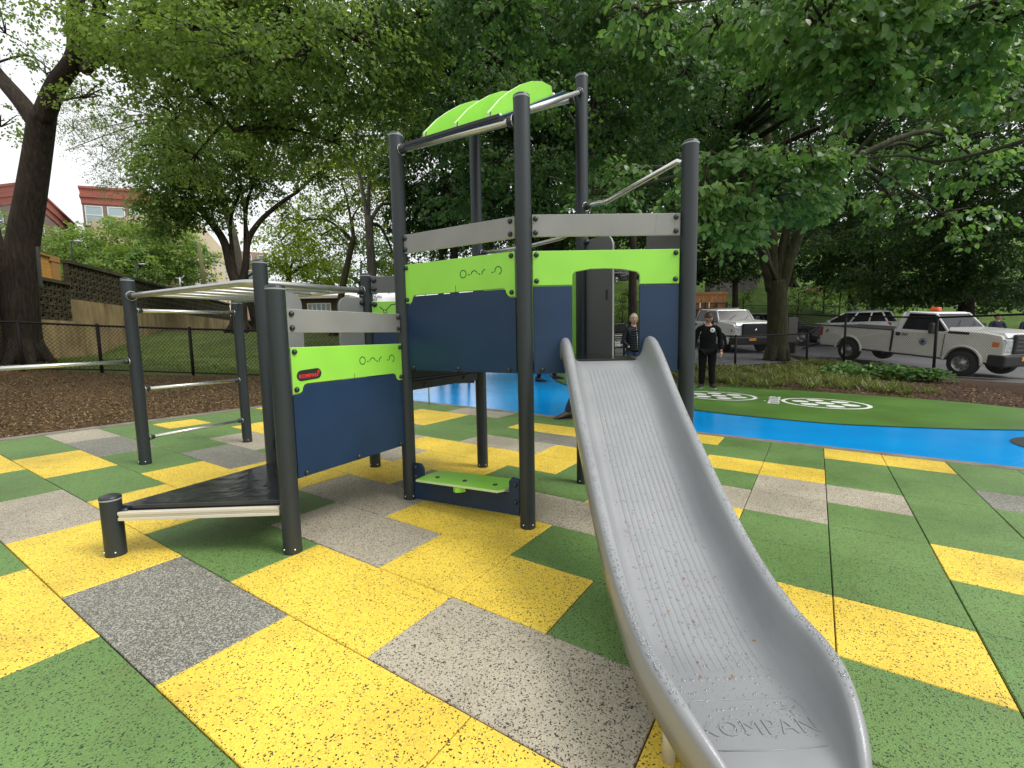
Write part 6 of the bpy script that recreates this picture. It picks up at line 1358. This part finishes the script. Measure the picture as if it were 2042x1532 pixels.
# two men beyond the pickup
pb = gp(1984, 20.5); person('man in dark jacket standing beyond the pickup hood', pb, R(-20), 1.80, 0, [((-.27, -.05, 1.14), (-.12, -.20, 1.05)), ((.27, -.05, 1.14), (.12, -.20, 1.05))],
    [((-.10, 0, .5), (-.11, 0, .095)), ((.10, 0, .5), (.11, 0, .095))], M_navycloth, M_blackcloth, M_haird, M_shoeb, slim=1.1, head_yaw=R(15))
pb = gp(2044, 20.5); person('man in navy jacket at the right edge beyond the pickup hood', pb, R(-10), 1.78, 0, [((-.26, -.02, 1.14), (-.24, -.1, .9)), ((.26, -.02, 1.14), (.24, -.1, .9))],
    [((-.10, 0, .5), (-.11, 0, .095)), ((.10, 0, .5), (.11, 0, .095))], M_navycloth, M_blackcloth, M_haird, M_shoeb, slim=1.1, head_yaw=R(-20))

# ---------------------------------------------------------------- planting, mulch chips, hillside details
def inside(x, y, poly):
    c = False; n = len(poly); j = n-1
    for i in range(n):
        (xi, yi), (xj, yj) = poly[i], poly[j]
        if (yi > y) != (yj > y) and x < (xj-xi)*(y-yi)/(yj-yi)+xi: c = not c
        j = i
    return c
LF_sedge = leafmat('sedge blade', (.085, .11, .022), (.14, .18, .045), (.26, .28, .10), .3)
LF_nettle = leafmat('bed plant leaf', (.055, .13, .035), (.10, .21, .055), (.18, .32, .10), .35)
bedp = [wuv(*p) for p in bed_edge]+[(12.0, 13.0), (12.2, 20), (11.2, 17.8), (7.8, 16.3), (4.3, 17.8), (1, 18.5)]
P, A, Nn, Sz, Tn = [], [], [], [], []
cnt = 0
while cnt < 430:
    x, y = random.uniform(2.5, 12.2), random.uniform(9.5, 18)
    if not inside(x, y, bedp): continue
    U = CT*x+ST*y; V = -ST*x+CT*y; vv = (V-.5914)/.4996; uu = (U+.8851)/.4996
    if x > 9.3 and y < 13.2 or vv < 24.0 or (vv < 25.3 and random.random() < .55): continue
    z = Tz(x, y)+.02; nb = 26; a = rng.uniform(0, 6.28, nb); tl = rng.uniform(.15, 1.0, nb); hb_ = rng.uniform(.16, .40, nb)
    P.append(np.stack([x+.05*rng.normal(size=nb), y+.05*rng.normal(size=nb), np.full(nb, z)], 1)); A.append(np.stack([np.cos(a)*tl, np.sin(a)*tl, np.full(nb, .9)], 1)); Nn.append(np.stack([np.cos(a)*.3, np.sin(a)*.3, .4+0*a], 1)); Sz.append(hb_); Tn.append(np.clip(rng.normal(.5, .25, nb), 0, 1)); cnt += 1
P, A, Nn, Sz, Tn = map(np.concatenate, (P, A, Nn, Sz, Tn))
def blades(name, P, A, Nn, Sz, Tn, m, wid=.022, droop=.35):
    N = len(P); a = nrmz(A); s_ = nrmz(np.cross(Nn, a)); h = a*1.0; h[:, 2] = 0; h = h
    V = []
    for t, w in ((0, 1), (.35, .9), (.7, .65), (1, .05)):
        c = P+a*(Sz*t)[:, None]+h*(Sz*t*t*droop)[:, None]; c[:, 2] -= Sz*t*t*droop*.9; V += [c-s_*wid*.5*w, c+s_*wid*.5*w]
    V = np.stack(V, 1); k = 8; F = np.array([[0, 1, 3, 2], [2, 3, 5, 4], [4, 5, 7, 6]]); fi = (F[None]+(np.arange(N)*k)[:, None, None]).reshape(-1, 4)
    me = bpy.data.meshes.new(name); me.vertices.add(N*k); me.vertices.foreach_set('co', V.reshape(-1).astype(np.float32)); me.loops.add(len(fi)*4); me.polygons.add(len(fi)); me.loops.foreach_set('vertex_index', fi.reshape(-1).astype(np.int32)); me.polygons.foreach_set('loop_start', (np.arange(len(fi))*4).astype(np.int32)); me.update(calc_edges=True)
    at_ = me.attributes.new('tint', 'FLOAT', 'POINT'); at_.data.foreach_set('value', np.repeat(Tn, k).astype(np.float32)); return link(name, me, m)
o = blades('sedge_ground_cover', P, A, Nn, Sz, Tn, LF_sedge); tag(o, 'yellow green sedge tufts covering the planting bed', 'ground cover', kind='stuff')
# leafy plants near the kerb
bl = []
spots = []
for i in range(15):
    px = 1660+i*15.5+random.uniform(-5, 5); D = 14.6-i*.12+random.uniform(-.5, .3); p = at(px, 700, D); z = Tz(p.x, p.y); spots.append((p.x, p.y, z))
lp_names = ['first leafy plant, left end of the row under the pickup', 'leafy bush beside the rear wheel of the pickup']
ORD = 'first second third fourth fifth sixth seventh eighth ninth tenth eleventh twelfth thirteenth fourteenth last'.split()
for i, (x, y, z) in enumerate(spots):
    root = empty('leafy_plant', (x, y, z)); tag(root, '%s knee high leafy plant from the left in the row below the single cab pickup' % ORD[i], 'plant', 'leafy plants beside the kerb'); n = 24
    hgt = random.uniform(.35, .6)
    c = rng.normal(size=(n*7, 3))*np.array([.20, .17, .0]); c[:, 2] = rng.uniform(.12, hgt, n*7)*(1-.25*np.hypot(c[:, 0], c[:, 1])/.3); a = rng.uniform(0, 6.28, n*7)
    leaf_mesh('foliage', c, np.stack([np.cos(a), np.sin(a), -.25+.2*rng.normal(size=n*7)], 1), np.array([0, 0, 1.0])+rng.normal(size=(n*7, 3))*.35, rng.uniform(.06, .12, n*7), np.clip(rng.normal(.5, .22, n*7), 0, 1), LF_nettle, root, True)
    mb = MB()
    for k in range(6): mb.tube([(0, 0, 0), (random.uniform(-.14, .14), random.uniform(-.12, .12), hgt*.85)], .005, 4)
    mb.build('stem', M_bark2, root)
# chips of mulch
def chips(name, n, samp, m, s0_, s1_, zoff, label):
    v = []; f = []
    Pn = []; 
    while len(Pn) < n:
        p = samp()
        if p is not None: Pn.append(p)
    Pn = np.array(Pn); z = T(Pn[:, 0], Pn[:, 1])+zoff; L = rng.uniform(s0_, s1_, n); a = rng.uniform(0, 3.14, n); ti = rng.normal(size=(n, 2))*.35; asp = rng.uniform(.18, .5, n)
    d = np.stack([np.cos(a), np.sin(a), ti[:, 0]], 1); e = np.stack([-np.sin(a), np.cos(a), ti[:, 1]], 1)*asp[:, None]; c = np.stack([Pn[:, 0], Pn[:, 1], z+rng.uniform(0, .012, n)], 1)
    V = np.stack([c-d*L[:, None]-e*L[:, None], c+d*L[:, None]-e*L[:, None], c+d*L[:, None]+e*L[:, None], c-d*L[:, None]+e*L[:, None]], 1)
    me = bpy.data.meshes.new(name); me.vertices.add(n*4); me.vertices.foreach_set('co', V.reshape(-1).astype(np.float32)); me.loops.add(n*4); me.polygons.add(n); me.loops.foreach_set('vertex_index', np.arange(n*4, dtype=np.int32)); me.polygons.foreach_set('loop_start', (np.arange(n)*4).astype(np.int32)); me.update(calc_edges=True)
    at_ = me.attributes.new('tint', 'FLOAT', 'POINT'); at_.data.foreach_set('value', np.repeat(rng.uniform(0, 1, n), 4).astype(np.float32)); o = link(name, me, m); tag(o, label, 'mulch', kind='stuff')
LF_chip = leafmat('bark chip', (.042, .025, .011), (.15, .095, .040), (.32, .22, .11), .0, .9)
LF_chipd = leafmat('dark bark chip', (.025, .012, .007), (.10, .052, .028), (.30, .21, .12), .0, .9)
def sm_left():
    x, y = random.uniform(-16, -2), random.uniform(5, 12.3); U = CT*x+ST*y
    return (x, y) if U < -7.85 and random.random() < min(1, 60/(x*x+y*y)+.25) else None
chips('mulch_chips', 70000, sm_left, LF_chip, .006, .017, .018, 'loose brown wood mulch left of the tiles')
def sm_right():
    x, y = random.uniform(3, 15), random.uniform(8, 16); return (x, y) if inside(x, y, bedp) else None
chips('dark_mulch_chips', 15000, sm_right, LF_chipd, .008, .024, .028, 'dark wood mulch in the planting bed')
# petals and bits scattered on the tiles
mb = MB(); M_petal = mat('fallen petal', (.62, .60, .50), .8)
for i in range(150):
    u, v = random.uniform(-9, 8), random.uniform(-2, 11); x, y = wuv(u, v); a = random.random()*6; L_ = random.uniform(.003, .008); z = plane(x, y)+.0335
    mb.add([(x-L_*math.cos(a), y-L_*math.sin(a), z), (x+L_*.5*math.sin(a), y-L_*.5*math.cos(a), z+.002), (x+L_*math.cos(a), y+L_*math.sin(a), z), (x-L_*.5*math.sin(a), y+L_*.5*math.cos(a), z+.002)], [(0, 1, 2, 3)], int(random.random() < .55))
o = mb.build('fallen_petals', [M_petal, M_chaff]); tag(o, 'pale petals and brown seed husks scattered over the tiles', 'litter', kind='stuff')
# grass on the lawn behind the left fence
n = 26000; x = rng.uniform(-20, -3, n); y = rng.uniform(12.4, 22, n); kk = (np.sin(x*1.3+2*np.sin(y*.9))+np.cos(y*1.7+x*.6)) > rng.uniform(-1.2, 1.4, n); x, y = x[kk], y[kk]; n = len(x); a = rng.uniform(0, 6.28, n)
LF_grass = leafmat('grass blade', (.055, .085, .015), (.095, .145, .025), (.16, .21, .05), .35)
o = blades('lawn_grass', np.stack([x, y, T(x, y)-.05], 1), np.stack([np.cos(a)*.5, np.sin(a)*.5, 1+0*a], 1), np.stack([np.cos(a), np.sin(a), 0*a+.3], 1), rng.uniform(.08, .15, n), np.clip(rng.normal(.5, .22, n), 0, 1), LF_grass, .016); tag(o, 'short grass on the sloping lawn behind the left fence', 'grass', kind='stuff')
# hillside: stone walls, steps, red shrub, wires
M_stone = brickmat('rubble stone', (.10, .095, .085), (.17, .16, .14), (.05, .05, .045), .55, .22)
M_stepc = mat('pale stone steps', (.30, .26, .20), .9, noise=(3, .7, (.2, .17, .13)))
def hillwall(label, a, b, h, m=M_stone, th=.5):
    A_, B_ = at(*a), at(*b); d = (B_-A_); d.z = 0; L = d.length; d.normalize(); n = Vector((d.y, -d.x, 0)); root = empty('stone_wall', A_); tag(root, label, 'wall', 'rubble walls on the slope')
    dz = (B_.z-A_.z)/L; mb = MB(); mb.prism([(0, -1.2), (L, dz*L-1.2), (L, dz*L+h), (0, h)], lambda s, z, t: d*s+n*t+Vector((0, 0, z)), 0, th); mb.build('wall_body', m, root)
    mb = MB(); mb.prism([(0, h+.002), (L, dz*L+h+.002), (L, dz*L+h+.14), (0, h+.14)], lambda s, z, t: d*s+n*t+Vector((0, 0, z)), -.05, th+.05); mb.build('coping', M_stepc, root)
hillwall('sloping stone wall with pale mossy coping rising left of the linden', (1405, 590, 40), (1500, 568, 44), .9)
hillwall('rubble retaining wall on the hill behind the linden trunk', (1486, 583, 46), (1640, 588, 50), 1.6)
stp = empty('stone_steps', at(1452, 560, 48)); tag(stp, 'pale stone steps climbing the wooded hillside', 'steps'); mb = MB()
for k in range(14): mb.box((-1.2-.02*k, .35*k, .2*k-.3), (1.0-.1*k, .35*k+.36, .2*k))
mb.build('treads', M_stepc, stp)
rs_ = at(1622, 583, 42); root = empty('red_shrub', rs_); tag(root, 'small red leaved shrub high on the lawn slope', 'shrub'); c = rng.normal(size=(260, 3))*np.array([.45, .4, .3]); a = rng.uniform(0, 6.28, 260)
leaf_mesh('foliage', c, np.stack([np.cos(a), np.sin(a), .1+0*a], 1), np.array([0, 0, 1.])+rng.normal(size=(260, 3))*.5, rng.uniform(.12, .22, 260), rng.uniform(0, 1, 260), leafmat('red leaf', (.25, .015, .01), (.42, .03, .02), (.55, .07, .04), .2), root)
for i, (a, b) in enumerate((((1500, 462, 34), (2080, 385, 27)), ((1500, 470, 34), (2080, 398, 27)), ((1520, 452, 34), (2080, 372, 27)))):
    A_, B_ = at(*a), at(*b); P = [A_.lerp(B_, t)-Vector((0, 0, 1.2*4*t*(1-t)*.5)) for t in np.linspace(0, 1, 16)]; mb = MB(); mb.tube([p-A_ for p in P], .018, 5); o = mb.build('overhead_wire', M_dark, None, loc=A_); tag(o, ['lowest overhead wire behind the linden', 'middle overhead wire behind the linden', 'topmost overhead wire behind the linden'][[1, 0, 2][i]], 'cable')
